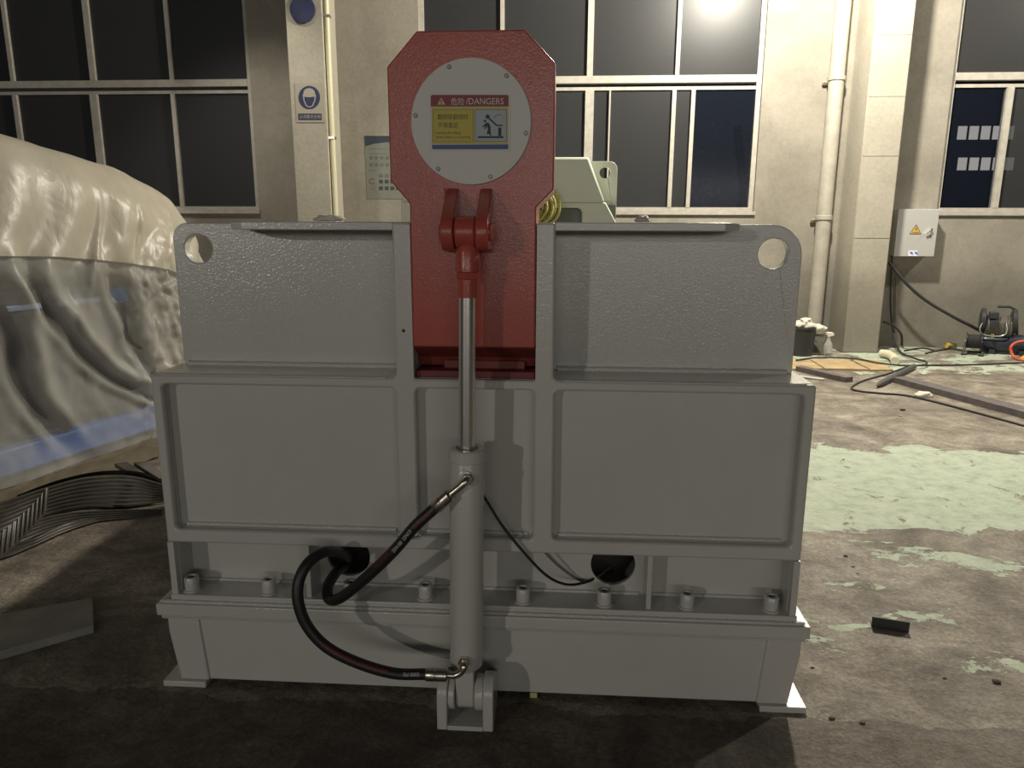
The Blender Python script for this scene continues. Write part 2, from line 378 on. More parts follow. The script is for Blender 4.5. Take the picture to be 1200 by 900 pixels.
o = mk('foliage', bm, mat('leaf', (0.16, 0.20, 0.11), 0.35), tr, False); o['kind'] = 'stuff'

# ================================================================== THE TILTING MACHINE
XC = -0.252; YF = 2.17; YP = 2.35; YB = 4.5
mach = thing('tilting_machine', (XC, YF, 0), 'grey steel tilting machine with a red octagonal head and upright hydraulic cylinder', 'machine')
def sx(s, a, b): return (XC+s*a, XC+s*b) if s > 0 else (XC-b, XC-a)
# --- front frame: lower framed panels and two posts up to the top
HW = 1.022; PI_, PO = 0.186, 0.241; ZT = 1.560; ZS = 1.090; ZR = 0.527
outer = [(XC-HW, ZR), (XC+HW, ZR), (XC+HW, ZS), (XC+PO+0.012, ZS), (XC+PO, ZS+0.012), (XC+PO, ZT), (XC+PI_, ZT), (XC+PI_, ZS), (XC-PI_, ZS), (XC-PI_, ZT), (XC-PO, ZT), (XC-PO, ZS+0.012), (XC-PO-0.012, ZS), (XC-HW, ZS)]
holes = [rrect(XC-HW+0.032, XC-PO-0.004, 0.572, ZS-0.030, 0.016), rrect(XC-PI_+0.002, XC+PI_-0.002, 0.572, ZS-0.030, 0.016), rrect(XC+PO+0.004, XC+HW-0.032, 0.572, ZS-0.030, 0.016)]
bm = B(); plate(bm, outer, holes, YF, YF+0.028); mk('front_frame', bm, grey, mach, True, 0.007)
for h in holes:
    xs = [p[0] for p in h]
    bx('panel', (min(xs)-0.01, max(xs)+0.01, YF+0.046, YF+0.06, 0.562, ZS-0.02), grey, mach)
    plate_ring = rrect(min(xs)-0.02, max(xs)+0.02, 0.555, ZS-0.014, 0.016)
    bm = B(); plate(bm, plate_ring, [h], YF+0.028, YF+0.046); mk('panel_rim', bm, grey, mach, True)
# soft weld fillets along the bottom of the panels
def bead(pts, r, parent=mach):
    bm = B(); path = []
    a, b = Vector(pts[0]), Vector(pts[1]); n = max(8, int((b-a).length/0.012))
    for i in range(n+1): path.append(a.lerp(b, i/n))
    tube(bm, path, [r*(1+0.22*noise.noise(p*90)) for p in path], 6)
    return mk('weld_bead', bm, greyb, parent, angle=70)
for h in holes:
    xs = [p[0] for p in h]; bead(((min(xs)+0.02, YF+0.045, 0.576), (max(xs)-0.02, YF+0.045, 0.576)), 0.009)
# --- side plates, shelf, rear housing
for s in (-1, 1):
    bx('side_plate', (*sx(s, HW-0.022, HW), YF+0.028, YB, 0.341, ZS-0.018), grey, mach)
bx('shelf_plate', (XC-HW, XC+HW, YF+0.028, YB, ZS-0.018, ZS), grey, mach, 0.003)
bx('rear_housing', (XC-HW+0.022, XC+HW-0.022, 2.75, YB-0.01, 0.341, ZS-0.018), grey, mach)
# --- upper plates with lifting eyes
PW = 1.003
for s, hx, hz, rc in ((-1, -1.172, 1.474, 0.05), (1, 0.664, 1.468, 0.095)):
    x0, x1 = sx(s, PO-0.03, PW)
    rad = [0, 0, rc, 0] if s > 0 else [0, 0, 0, rc]
    bm = B(); plate(bm, rrect(x0, x1, ZS, 1.556, rad, 8), [circ(hx, hz, 0.047)], YP, YP+0.04)
    up_ = mk('upper_plate', bm, grey, mach, True, 0.003)
    # post web behind the front post
    bx('post_web', (*sx(s, PI_+0.001, PO-0.001), YF+0.028, YP+0.06, ZS, ZT-0.002), grey, mach)
    # top flange, cut away towards the lifting eye
    a, b = PO-0.002, (0.745 if s < 0 else 0.775)
    pts = [(a, YF+0.004), (b-0.05, YF+0.004), (b, YF+0.045), (b+0.01, YP+0.002), (a, YP+0.002)]
    bm = B(); prism_z(bm, [(XC+s*x, y) for x, y in pts], 1.536, 1.5605); mk('top_flange', bm, grey, mach, True, 0.003)
    bead(((XC+s*(PO+0.01), YP-0.002, ZS+0.004), (XC+s*(PW-0.02), YP-0.002, ZS+0.004)), 0.012)
    bead(((XC+s*(PO+0.03), YF+0.002, ZS+0.001), (XC+s*(HW-0.03), YF+0.002, ZS+0.001)), 0.004)
    # bay divider plates
    bx('divider_plate', (*sx(s, 0.551, 0.566), YF+0.012, 2.28, 0.341, ZR), grey, mach)
# --- the open bay: back plate with two cable holes, floor plate, bolts
bm = B(); plate(bm, [(XC-HW+0.022, 0.341), (XC+HW-0.022, 0.341), (XC+HW-0.022, ZR+0.03), (XC-HW+0.022, ZR+0.03)], [circ(XC-0.449, 0.445, 0.074), circ(XC+0.449, 0.445, 0.074)], 2.28, 2.295)
mk('bay_back_plate', bm, grey, mach, True)
bx('side_edge', (XC-HW, XC-HW+0.02, YF, YF+0.03, 0.341, ZR), grey, mach); bx('side_edge', (XC+HW-0.02, XC+HW, YF, YF+0.03, 0.341, ZR), grey, mach)
bx('bottom_plate', (XC-HW-0.004, XC+HW+0.004, YF-0.004, YB, 0.314, 0.341), grey, mach, 0.003)
bead(((XC-HW, 2.279, 0.343), (XC-0.56, 2.279, 0.343)), 0.008)
bead(((XC-0.54, 2.279, 0.343), (XC+0.54, 2.279, 0.343)), 0.008); bead(((XC+0.57, 2.279, 0.343), (XC+HW-0.02, 2.279, 0.343)), 0.008)
bm = B(); lathe(bm, (0, 0, 0), (0, 0, 1), [(0.029, 0), (0.029, 0.005), (0.0235, 0.005), (0.0235, 0.046), (0.0215, 0.049), (0.013, 0.049), (0.013, 0.026)], 20)
bolt = None
bxs = [(226, 690), (315, 694), (412, 696), (499, 699), (613, 703), (708, 707), (805, 712), (904, 716)]
for px, py in bxs:
    c = G(px, py, 0.342); c.y = 2.205; c.z = 0.341
    if bolt is None:
        bolt = mk('bolt', bm, grey, mach); bolt.location = Vector((c.x, c.y, c.z+0.0245))-wloc(mach)
    else: again(bolt, (c.x, c.y, c.z+0.0245), mach)
# --- base
bx('cap_plate', (XC-1.072, XC+1.066, YF-0.022, YB+0.05, 0.272, 0.314), grey, mach, 0.004)
bead(((XC-1.06, YF-0.006, 0.317), (XC+1.05, YF-0.006, 0.317)), 0.008)
bx('under_plate', (XC-1.060, XC+1.054, YF-0.014, YB+0.04, 0.257, 0.272), grey, mach, 0.003)
bead(((XC-1.05, YF-0.016, 0.271), (XC+1.045, YF-0.016, 0.271)), 0.005)
bm = B(); prism_y(bm, [(XC-0.945, 0.022), (XC+0.945, 0.022), (XC+0.955, 0.257), (XC-0.955, 0.257)], YF+0.006, YB); mk('base_beam', bm, grey, mach, True, 0.004)
for s in (-1, 1):
    bm = B(); prism_y(bm, [(XC+s*0.92, 0.022), (XC+s*1.022, 0.022), (XC+s*1.048, 0.20), (XC+s*1.048, 0.257), (XC+s*0.94, 0.257)], YF-0.002, YF+0.14); mk('end_gusset', bm, grey, mach, True, 0.006)
    for y0, y1 in ((YF-0.014, YF+0.26), (YB-0.28, YB)):
        bx('foot_plate', (*sx(s, 0.93, 1.080), y0, y1, 0, 0.022), grey, mach, 0.003)
bx('tool_tip', (P(625, 817, YF).x-0.012, P(625, 817, YF).x+0.012, YF+0.01, YF+0.05, 0.0, 0.018), mat('yellow_cap', (0.5, 0.5, 0.2), 0.5), mach, label='small yellow plug under the base beam')
# --- red tilting arm
YA = YF-0.006; TA = 0.30
arm_px = [(491.5, 36), (613, 35.5), (650, 75), (648.5, 220), (625, 243.5)]
rp = [XZ(x, y, YA) for x, y in arm_px]; axc = -0.2545
hd = [(axc-0.150, 2.077), (axc+0.150, 2.077), (axc+0.236, 1.990), (axc+0.236, 1.652), (axc+0.1865, 1.602), (axc+0.1865, 1.192), (axc-0.1815, 1.192), (axc-0.1815, 1.612), (axc-0.236, 1.676), (axc-0.236, 1.985)]
bm = B(); prism_y(bm, hd, YA, YA+TA); arm = mk('tilting_arm', bm, red, mach, True, 0.004, 'red octagonal arm head on a straight neck')
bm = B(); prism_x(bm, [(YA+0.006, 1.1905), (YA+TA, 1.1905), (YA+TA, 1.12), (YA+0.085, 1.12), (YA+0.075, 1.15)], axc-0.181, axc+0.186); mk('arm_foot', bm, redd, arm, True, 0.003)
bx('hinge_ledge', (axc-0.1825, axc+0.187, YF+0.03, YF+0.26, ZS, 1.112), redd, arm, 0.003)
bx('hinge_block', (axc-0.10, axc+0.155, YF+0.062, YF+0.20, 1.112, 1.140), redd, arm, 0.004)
cz = 1.835
bm = B(); cyl(bm, (axc, YA-0.008, cz), (axc, YA, cz), 0.170, seg=72); disc = mk('cover_disc', bm, discm, arm, True, 0.0012)
sm = None
for zx, zy in ((388, 262), (692, 307), (800, 613), (613, 862), (320, 815), (203, 517)):
    p = P(440+zx/4.5, 20+zy/4.5, YA-0.01); v = Vector((p.x-axc, 0, p.z-cz)); v = v.normalized()*0.158
    c = Vector((axc+v.x, YA-0.0095, cz+v.z))
    if sm is None:
        bm = B(); lathe(bm, (c.x, YA-0.008, c.z), (0, -1, 0), [(0.0062, 0), (0.0062, 0.002), (0.005, 0.0035), (0.003, 0.0035), (0.003, 0.0015)], 14); sm = mk('screw', bm, mat('screw_steel', (0.22, 0.21, 0.2), 0.4, 0.8), arm); c0 = W[sm.name]
    else: again(sm, (c.x, c0.y, c.z), arm)
# clevis ears on the arm
CYY = 2.06; EZ = 1.532
for a, b in ((-0.325, -0.290), (-0.229, -0.194)):
    pts = [(YA+0.002, 1.655), (YA-0.02, 1.652)]
    for k in range(9):
        t = math.radians(115 + (290-115)*k/8); pts.append((CYY+0.05*math.cos(t), EZ+0.05*math.sin(t)))
    pts += [(YA+0.002, 1.475)]
    bm = B(); prism_x(bm, pts, a, b); mk('clevis_ear', bm, red, arm, True, 0.004)
    if a > -0.3: continue
    path = []
    for k in range(25):
        t = k/24; path.append(Vector(((a if a < -0.3 else b)+0.0*t, YA-0.002, 1.475+0.18*t)))
    bm = B(); tube(bm, path, [0.009*(1+0.12*noise.noise(p*60)) for p in path], 8); mk('weld_bead', bm, red, arm, angle=70)
bm = B(); cyl(bm, (-0.333, CYY, EZ), (-0.186, CYY, EZ), 0.024); mk('clevis_pin', bm, red, arm, True, 0.003)
# --- hydraulic cylinder
def axpt(z):   # the cylinder leans a little
    t = (z-0.10)/(EZ-0.10); return Vector((-0.272+(-0.2545+0.272)*t, CYY-0.002, z))
ax = (axpt(1.5)-axpt(0.1)).normalized()
bm = B(); p = axpt(0.185)
lathe(bm, p, ax, [(0.036, 0), (0.0515, 0.018), (0.0515, 0.685), (0.0512, 0.686)], 40); barrel = mk('hydraulic_cylinder', bm, grey, mach, True, label='grey painted hydraulic cylinder barrel')
p = axpt(0.872)
bm = B(); lathe(bm, p, ax, [(0.048, -0.003), (0.048, 0.001), (0.0535, 0.001), (0.0535, 0.034), (0.049, 0.038), (0.034, 0.038), (0.034, 0.032)], 40); mk('gland', bm, grey, barrel)
bm = B(); cyl(bm, axpt(0.895), axpt(1.375), 0.0252, seg=32); mk('piston_rod', bm, chrome, barrel, label='polished chrome piston rod')
bm = B(); lathe(bm, axpt(1.352), ax, [(0.0256, 0), (0.0258, 0.02), (0.0258, 0.08)], 28); mk('rod_collar', bm, red, barrel)
bm = B(); lathe(bm, axpt(1.403), ax, [(0.028, 0), (0.033, 0.003), (0.033, 0.019), (0.028, 0.022)], 6); mk('lock_nut', bm, red, barrel, False)
bm = B(); lathe(bm, axpt(1.425), ax, [(0.0335, 0), (0.0335, 0.055), (0.024, 0.075)], 28); mk('rod_end_shank', bm, red, barrel)
bm = B(); cyl(bm, (-0.2885, CYY, EZ), (-0.2305, CYY, EZ), 0.044, seg=32); mk('rod_eye', bm, red, barrel, True, 0.006)
bm = B(); prism_x(bm, [(CYY+0.036*math.cos(t), 0.095+0.048*math.sin(t)) for t in [math.radians(180+180*k/10) for k in range(11)]] + [(CYY+0.036, 0.2), (CYY-0.036, 0.2)], -0.302, -0.244); mk('lower_eye', bm, grey, barrel, True, 0.006)
for z in (0.835, 0.225):
    q = axpt(z); bm = B(); lathe(bm, (q.x, q.y-0.047, q.z), (0, -1, 0), [(0.022, 0), (0.022, 0.008), (0.015, 0.011)], 18); mk('port_boss', bm, grey, barrel)
# bracket on the floor
BX0, BX1 = -0.3585, -0.181; BY0 = 1.999
for a, b in ((BX0, BX0+0.033), (BX1-0.033, BX1)):
    pts = [(BY0, 0.0), (YF+0.004, 0.0), (YF+0.004, 0.10), (CYY+0.045, 0.145)] + [(CYY-0.001+0.060*math.cos(t), 0.105+0.060*math.sin(t)) for t in [math.radians(55+125*k/8) for k in range(0, 9)]]
    bm = B(); prism_x(bm, pts, a, b); mk('bracket_cheek', bm, grey, mach, True, 0.004)
bx('bracket_base', (BX0+0.033, BX1-0.033, BY0, YF+0.004, 0.0, 0.016), grey, mach, 0.002)
for a, b in ((BX0+0.033, -0.304), (-0.242, BX1-0.033)):
    bm = B(); cyl(bm, (a, CYY, 0.1), (b, CYY, 0.1), 0.055, seg=32); mk('bracket_boss', bm, grey, mach, True, 0.004)
# --- hoses with crimped fittings
def hose(path_px, ferr, elbow, writing, stripe):
    path = spline([P(x, y, Y) for x, y, Y in path_px], 14)
    bm = B(); tube(bm, path, 0.0172, 16); h = mk('hydraulic_hose', bm, rubber, mach, label='black rubber hydraulic hose with a red stripe', angle=60)
    f = [P(x, y, Y) for x, y, Y in ferr]
    bm = B(); d = (f[1]-f[0]); lathe(bm, f[0], d, [(0.0185, 0), (0.0205, 0.003), (0.0205, d.length*0.42), (0.019, d.length*0.45), (0.0205, d.length*0.48), (0.0205, d.length-0.004), (0.016, d.length)], 20); mk('ferrule', bm, steel, h)
    tb('elbow', [P(x, y, Y) for x, y, Y in elbow], 0.011, steel, h, 14, 8)
    e = P(*elbow[-1]); bm = B(); lathe(bm, e, (0, 1, 0), [(0.017, -0.012), (0.019, -0.010), (0.019, 0.012), (0.017, 0.014)], 6); mk('union_nut', bm, steel, h, False)
    # printed stripe and lettering wrapped on the hose
    T, S = frames(path); Ls = [0]
    for i in range(1, len(path)): Ls.append(Ls[-1]+(path[i]-path[i-1]).length)
    def on(s, w, lift=0.0006):
        i = max(0, min(len(path)-2, next((k for k in range(len(Ls)-1) if Ls[k+1] >= s), len(path)-2)))
        t = (s-Ls[i])/max(1e-6, Ls[i+1]-Ls[i]); p = path[i].lerp(path[i+1], t); tt = T[i].lerp(T[i+1], t).normalized()
        v = (CAM-p); v = (v-tt*v.dot(tt)).normalized(); n_ = tt.cross(v)
        a = w/0.0172; return p + (v*math.cos(a)+n_*math.sin(a))*(0.0172+lift)
    for s0, s1, w0, w1 in stripe:
        bm = B(); k = 26
        loft(bm, [[on(s0+(s1-s0)*i/k, w0+(w1-w0)*j/4) for j in range(5)] for i in range(k+1)], caps=False, closed=False); mk('red_stripe', bm, redstripe, h)
    for txt, s0, size, w0, flip in writing:
        me = text_mesh(txt)
        for v in me.vertices:
            v.co = on(s0+v.co.x*size*flip, w0-v.co.y*size*flip, 0.0009)
        mkm('lettering', me, white, h, False)
    return h
hose([(511, 594, 1.985), (486, 617, 1.975), (462, 645, 1.98), (430, 676, 2.00), (400, 700, 2.03), (386, 702, 2.06), (384, 688, 2.09), (393, 672, 2.15), (404, 662, 2.24), (410, 655, 2.33), (415, 650, 2.42)],
     [(510, 595, 1.985), (528, 579, 1.985)], [(527, 580, 1.985), (536, 573, 1.985), (544, 566, 1.985), (547, 562, 1.992), (548, 561, 2.005)],
     [('2SN-08  DN13', 0.185, 0.0145, -0.004, -1)], [(0.02, 0.085, -0.006, 0.004), (0.20, 0.27, 0.004, 0.013)])
hose([(501, 790, 1.975), (462, 789, 1.97), (420, 777, 1.965), (384, 759, 1.96), (361, 735, 1.96), (350, 708, 1.965), (350, 682, 1.98), (361, 660, 2.01), (380, 647, 2.06), (399, 648, 2.15), (407, 654, 2.24), (410, 656, 2.40)],
     [(499, 790, 1.975), (525, 791, 1.975)], [(524, 791, 1.975), (534, 791, 1.975), (541, 787, 1.975), (544, 780, 1.978), (544, 776, 2.0)],
     [('5000 PSI', 0.022, 0.0145, 0.004, 1)], [(0.12, 0.34, -0.004, 0.006)])
tb('sensor_cable', [P(560, 572, 2.14), P(571, 588, 2.15), P(588, 615, 2.15), P(612, 645, 2.15), P(640, 674, 2.16), P(665, 685, 2.20), P(690, 681, 2.26), P(703, 672, 2.33), P(725, 668, 2.5)], 0.0045, rubber, mach, 8, label='thin black cable hanging into the right cable hole')
tb('sensor_cable', [P(636, 645, 2.268), P(655, 664, 2.268), P(675, 678, 2.272), P(688, 682, 2.272), P(700, 676, 2.30), P(715, 664, 2.4)], 0.0035, mat('grey_cable', (0.15, 0.145, 0.13), 0.6), mach, 8)
bm = B(); cyl(bm, P(473, 387.5, YF-0.001), P(473, 387.5, YF+0.004), 0.0055, seg=14); mk('hole_shade_disc', bm, dark, mach)  # dark disc painted in for the shade inside a small hole
# --- the danger sign
YSG = YA-0.0092
def S_(pts): return [(480+x/8.571, 100+y/8.571) for x, y in pts]
def rr_px(x0, y0, x1, y1, r): return [(x, y) for x, y in rrect(x0, x1, y0, y1, r)]
sg = poly_on('danger_sign', S_(rr_px(198, 80, 1014, 660, 6)), YSG, 0.0012, white, mach, 'danger sticker with red header, yellow text panel and falling arm pictogram')
bk = mat('print_black', (0.02, 0.02, 0.02), 0.5)
yel = mat('print_yellow', (0.50, 0.41, 0.05), 0.45)
poly_on('header_band', S_([(212, 212), (212, 112), (220, 100), (228, 96), (975, 96), (988, 100), (995, 112), (995, 212)]), YSG-0.0003, 0.0003, mat('print_red', (0.22, 0.02, 0.035), 0.45), sg)
poly_on('yellow_field', S_([(218, 214), (992, 214), (990, 594), (224, 594)]), YSG-0.0003, 0.0003, mat('print_pale_yellow', (0.50, 0.43, 0.13), 0.45), sg)
poly_on('text_border', S_(rr_px(235, 243, 640, 568, 3)), YSG-0.0005, 0.0002, mat('print_olive', (0.13, 0.10, 0.02), 0.5), sg)
poly_on('text_panel', S_(rr_px(239, 247, 636, 564, 3)), YSG-0.0007, 0.0002, yel, sg)
poly_on('picture_border', S_(rr_px(656, 242, 976, 566, 3)), YSG-0.0005, 0.0002, bk, sg)
poly_on('picture_panel', S_(rr_px(660, 246, 972, 562, 3)), YSG-0.0007, 0.0002, mat('print_pale_blue', (0.36, 0.42, 0.46), 0.45), sg)
poly_on('blue_band', S_([(224, 598), (992, 594), (992, 630), (984, 642), (236, 642), (226, 632)]), YSG-0.0003, 0.0003, mat('print_blue', (0.03, 0.085, 0.24), 0.45), sg)
poly_on('warning_triangle', S_([(276, 194), (360, 194), (318, 122)]), YSG-0.0006, 0.0003, mat('print_sand', (0.55, 0.42, 0.15), 0.45), sg)
text_on('exclamation_mark', '!', (480+312/8.571, 100+146/8.571, 480+325/8.571, 100+190/8.571), YSG-0.0008, bk, sg)
def lett(s, b, m, name='lettering'): return text_on(name, s, (480+b[0]/8.571, 100+b[1]/8.571, 480+b[2]/8.571, 100+b[3]/8.571), YSG-0.0009, m, sg)
lett('危险', (415, 126, 550, 198), white); lett('/DANGERS', (566, 128, 945, 192), white)
lett('翻倒架翻倒时', (282, 288, 588, 345), bk); lett('不得靠近', (284, 372, 488, 430), bk)
lett('Leaving the tilting', (264, 462, 514, 498), bk); lett('device when it is working', (264, 504, 610, 540), bk)
def pic(pts): poly_on('pictogram', S_(pts), YSG-0.0010, 0.0003, bk, sg)
pic([(686, 510), (942, 510), (942, 530), (686, 530)]); pic([(890, 424), (922, 424), (922, 508), (890, 508)])
pic([(760, 310), (782, 290), (806, 306), (800, 322), (880, 396), (934, 396), (934, 410), (872, 410), (788, 334), (770, 336)])
pic([(756+13*math.cos(t), 358+13*math.sin(t)) for t in [math.radians(30*k) for k in range(12)]])
pic([(770, 372), (796, 378), (812, 410), (814, 462), (820, 505), (812, 507), (800, 488), (774, 490), (786, 440), (780, 412), (756, 442), (748, 436), (760, 408), (734, 420), (728, 412), (756, 390)])
pic([(842, 326), (862, 306), (890, 292), (924, 292), (924, 296), (892, 297), (866, 310), (846, 330)])

# ================================================================== THE COVERED MACHINE ON THE LEFT
cov = thing('covered_machine', (-3.9, 4.4, 0), 'large machine draped in translucent plastic sheeting with a blue base beam', 'machine')
pv = Vector((0.285, 1.0, 0)).normalized(); nv = Vector((pv.y, -pv.x, 0))     # along its side, and outwards (towards +X)
O0 = Vector((-3.30, 3.90, 0)); SEND = 2.0
def topz(s):  # height of the ridge line along the side
    pts = [(-3.0, 2.22), (-1.0, 2.2), (0.0, 2.16), (0.6, 2.10), (1.1, 2.02), (1.5, 1.93), (1.8, 1.80), (2.05, 1.52), (2.4, 1.2)]
    for (a, za), (b, zb) in zip(pts, pts[1:]):
        if a <= s <= b: t = (s-a)/(b-a); return za+(zb-za)*t
    return pts[-1][1]
def swags(z): return (0.42+0.8*(1.3-z)**2 if z < 1.3 else 0.42, 0.19+0.30*(1.1-z)**2 if z < 1.1 else 0.19, 1.02+0.5*(1.2-z)**2 if z < 1.2 else 1.02, -0.25, -0.6)
def clearness(p, s, thick):
    c = 0.50+0.16*noise.noise(Vector((s*3, p.z*3, 2)))+0.12*noise.noise(Vector((s*11+p.z*5, p.z*6-s*2, 7)))
    for k, sc in enumerate(swags(p.z)):
        w = (0.075, 0.085, 0.04, 0.06, 0.06)[k]; top = (1.3, 1.15, 1.1, 1.2, 1.2)[k]
        fd = max(0.0, min(1.0, (top-p.z)/0.12))*max(0.0, min(1.0, (p.z-0.28)/0.12))
        c += fd*(0.42*math.exp(-((s-sc)/w)**2) - 0.16*math.exp(-((s-sc-0.14)/0.06)**2))
    if s > 1.15: c += 0.20*noise.noise(Vector((s*16, p.z*7, 4)))
    c = max(0.22, min(0.95, c)); return c*0.30 if thick else c
def sheet_pt(s, v, lift):
    """v 0..1 up the side, 1..1.6 over the top"""
    zt = topz(s)
    out = 0.0
    if s > 1.75: out = -((s-1.75)/0.45)**2*0.22                     # turns away at the far corner
    if v <= 1:
        t = v; z = zt*(1-(1-t)**1.25) if t > 0.0 else 0
        z = zt*math.sin(t*math.pi/2)**0.85
        d = -0.42*(1-math.cos(t*math.pi/2))**1.5
    else:
        t = (v-1)/0.6; z = zt+0.05*math.sin(t*3.0); d = -0.42-1.5*t
    k = min(1.0, v*1.6)
    f = 0.0
    f += 0.034*math.sin(7.0*s+4.2*z+1.7*math.sin(1.9*s+z))*k
    f += 0.020*math.sin(15*s-9*z+2.0*math.sin(3*z))*min(1, 1.3*k)*(1 if v < 1 else 0.4)
    # long sagging swags, hanging from the top left towards the foot of the far corner
    if z < 1.45:
        fade = min(1.0, (1.45-z)/0.25)*min(1.0, z/0.25)
        for sc in swags(z): f += fade*(-0.045*math.exp(-((s-sc)/0.055)**2) + 0.040*math.exp(-((s-sc-0.13)/0.06)**2) + 0.030*math.exp(-((s-sc+0.12)/0.05)**2))
    pn = Vector((s*2.6, z*2.6, v*1.3)); kt = 1.0 if v < 0.45 else (1-(v-0.45)*1.6) if v < 0.8 else max(0.12, 0.44-(v-0.8)*2)
    f *= kt; kr = 0.25+1.5*max(0.0, min(1.0, (s-0.95)/0.45))*(1.0 if z < 1.25 else 0.5); kr *= max(0.3, kt)*(0.45 if lift > 0.02 else 1.0)
    f += 0.030*kt*noise.noise(pn) + 0.020*kr*(abs(noise.noise(pn*3.1))*2-0.5) + 0.012*kr*(abs(noise.noise(Vector((s*13+z*4, z*9-s*3, 1.0))))*2-0.5)
    for a, b, c in ((0.9, 1.4, 0.14), (1.25, 1.5, 0.10), (1.55, 1.4, 0.09)):      # pulled creases
        w = (s-a) - 0.35*(z-b); f += 0.026*math.exp(-(w/0.022)**2)*math.exp(-((z-b)/0.28)**2)
    p = O0 + pv*(s+0.02*math.sin(9*z)) + nv*(d+out+f+lift); p.z = max(0.006, z + (0.02*noise.noise(pn*1.5) if v >= 0.9 else 0))
    return p
def plastic(name, dens, tr, tint):
    m = bpy.data.materials.new(name); m.use_nodes = True; n = m.node_tree.nodes; l = m.node_tree.links
    p = n['Principled BSDF']; p.inputs['Base Color'].default_value = (*tint, 1); p.inputs['Roughness'].default_value = 0.34; p.inputs['Specular IOR Level'].default_value = 0.45
    tl = n.new('ShaderNodeBsdfTranslucent'); tl.inputs[0].default_value = (*tint, 1)
    g = n.new('ShaderNodeNewGeometry'); nn = n.new('ShaderNodeTexNoise'); nn.inputs['Scale'].default_value = 7; nn.inputs['Detail'].default_value = 7; nn.inputs['Distortion'].default_value = 1.4
    mpp = n.new('ShaderNodeMapping'); mpp.inputs['Scale'].default_value = (1, 1, 0.55); mpp.inputs['Rotation'].default_value = (0.5, 0.3, 0)
    l.new(g.outputs['Position'], mpp.inputs[0]); l.new(mpp.outputs[0], nn.inputs['Vector'])
    b = n.new('ShaderNodeBump'); b.inputs['Strength'].default_value = 0.35; b.inputs['Distance'].default_value = 0.02; l.new(nn.outputs['Fac'], b.inputs['Height']); l.new(b.outputs[0], p.inputs['Normal'])
    m1 = n.new('ShaderNodeMixShader'); m1.inputs[0].default_value = 0.35; l.new(p.outputs[0], m1.inputs[1]); l.new(tl.outputs[0], m1.inputs[2])
    t = n.new('ShaderNodeBsdfTransparent'); m2 = n.new('ShaderNodeMixShader'); at_ = n.new('ShaderNodeAttribute'); at_.attribute_name = 'clear'; l.new(at_.outputs['Fac'], m2.inputs[0])
    l.new(m1.outputs[0], m2.inputs[1]); l.new(t.outputs[0], m2.inputs[2]); l.new(m2.outputs[0], n['Material Output'].inputs[0]); return m
def sheet(name, s0, s1, v0, v1, ns, nv_, lift, m, edge=0.0):
    bm = B(); g = []; ly = bm.verts.layers.float.new('clear')
    for j in range(nv_+1):
        row = []
        for i in range(ns+1):
            s = s0+(s1-s0)*i/ns; v = v0+(v1-v0)*j/nv_
            if edge: v += edge*math.sin(s*2.3)*(1-j/nv_)
            p_ = sheet_pt(s, v, lift); vt = bm.verts.new(p_); vt[ly] = clearness(p_, s, name == 'upper_sheet'); row.append(vt)
        g.append(row)
    for j in range(nv_):
        for i in range(ns): bm.faces.new((g[j][i], g[j][i+1], g[j+1][i+1], g[j+1][i]))
    return mk(name, bm, m, cov, True, angle=80)
sheet('lower_sheet', -2.2, 2.35, 0.0, 0.62, 330, 100, 0.0, plastic('plastic_thin', 0.3, 0.66, (0.66, 0.645, 0.60)))
sheet('upper_sheet', -2.2, 2.35, 0.40, 1.6, 330, 130, 0.025, plastic('plastic_thick', 0.5, 0.18, (0.62, 0.57, 0.47)), 0.006)
# what shows through: blue base beam, dark body, pale strip
def cov_box(name, s0, s1, d0, d1, z0, z1, m, bevel=0.01):
    bm = B(); q = [O0+pv*s+nv*d for s, d in ((s0, d0), (s1, d0), (s1, d1), (s0, d1))]
    loft(bm, [[(p.x, p.y, z0) for p in q], [(p.x, p.y, z1) for p in q]]); return mk(name, bm, m, cov, True, bevel)
cov_box('base_beam', -2.4, 1.75, -0.20, -0.09, 0.04, 0.20, mat('blue_paint', (0.06, 0.17, 0.55), 0.4))
cov_box('skid', -2.4, 1.7, -1.1, -0.25, 0.0, 0.2, blackm)
cov_box('body_lower', -2.4, 1.6, -1.4, -0.34, 0.2, 1.12, mat('cover_dark', (0.10, 0.10, 0.10), 0.5))
cov_box('pale_strip', -2.4, 1.15, -0.345, -0.325, 1.0, 1.04, mat('pale_blue', (0.30, 0.40, 0.62), 0.4))
cov_box('body_upper', -2.4, 1.35, -1.5, -0.55, 1.12, 1.78, mat('cover_grey', (0.20, 0.195, 0.185), 0.5))
cov_box('door_panel', 0.95, 1.35, -0.335, -0.315, 0.45, 0.98, mat('cover_black', (0.03, 0.03, 0.035), 0.4))
cov_box('label_plate', 1.22, 1.36, -0.31, -0.30, 0.98, 1.1, mat('blue_label', (0.07, 0.17, 0.42), 0.4))
cov_box('door_panel', -0.6, 0.2, -0.335, -0.315, 0.35, 0.9, mat('cover_black', (0.03, 0.03, 0.035), 0.4))

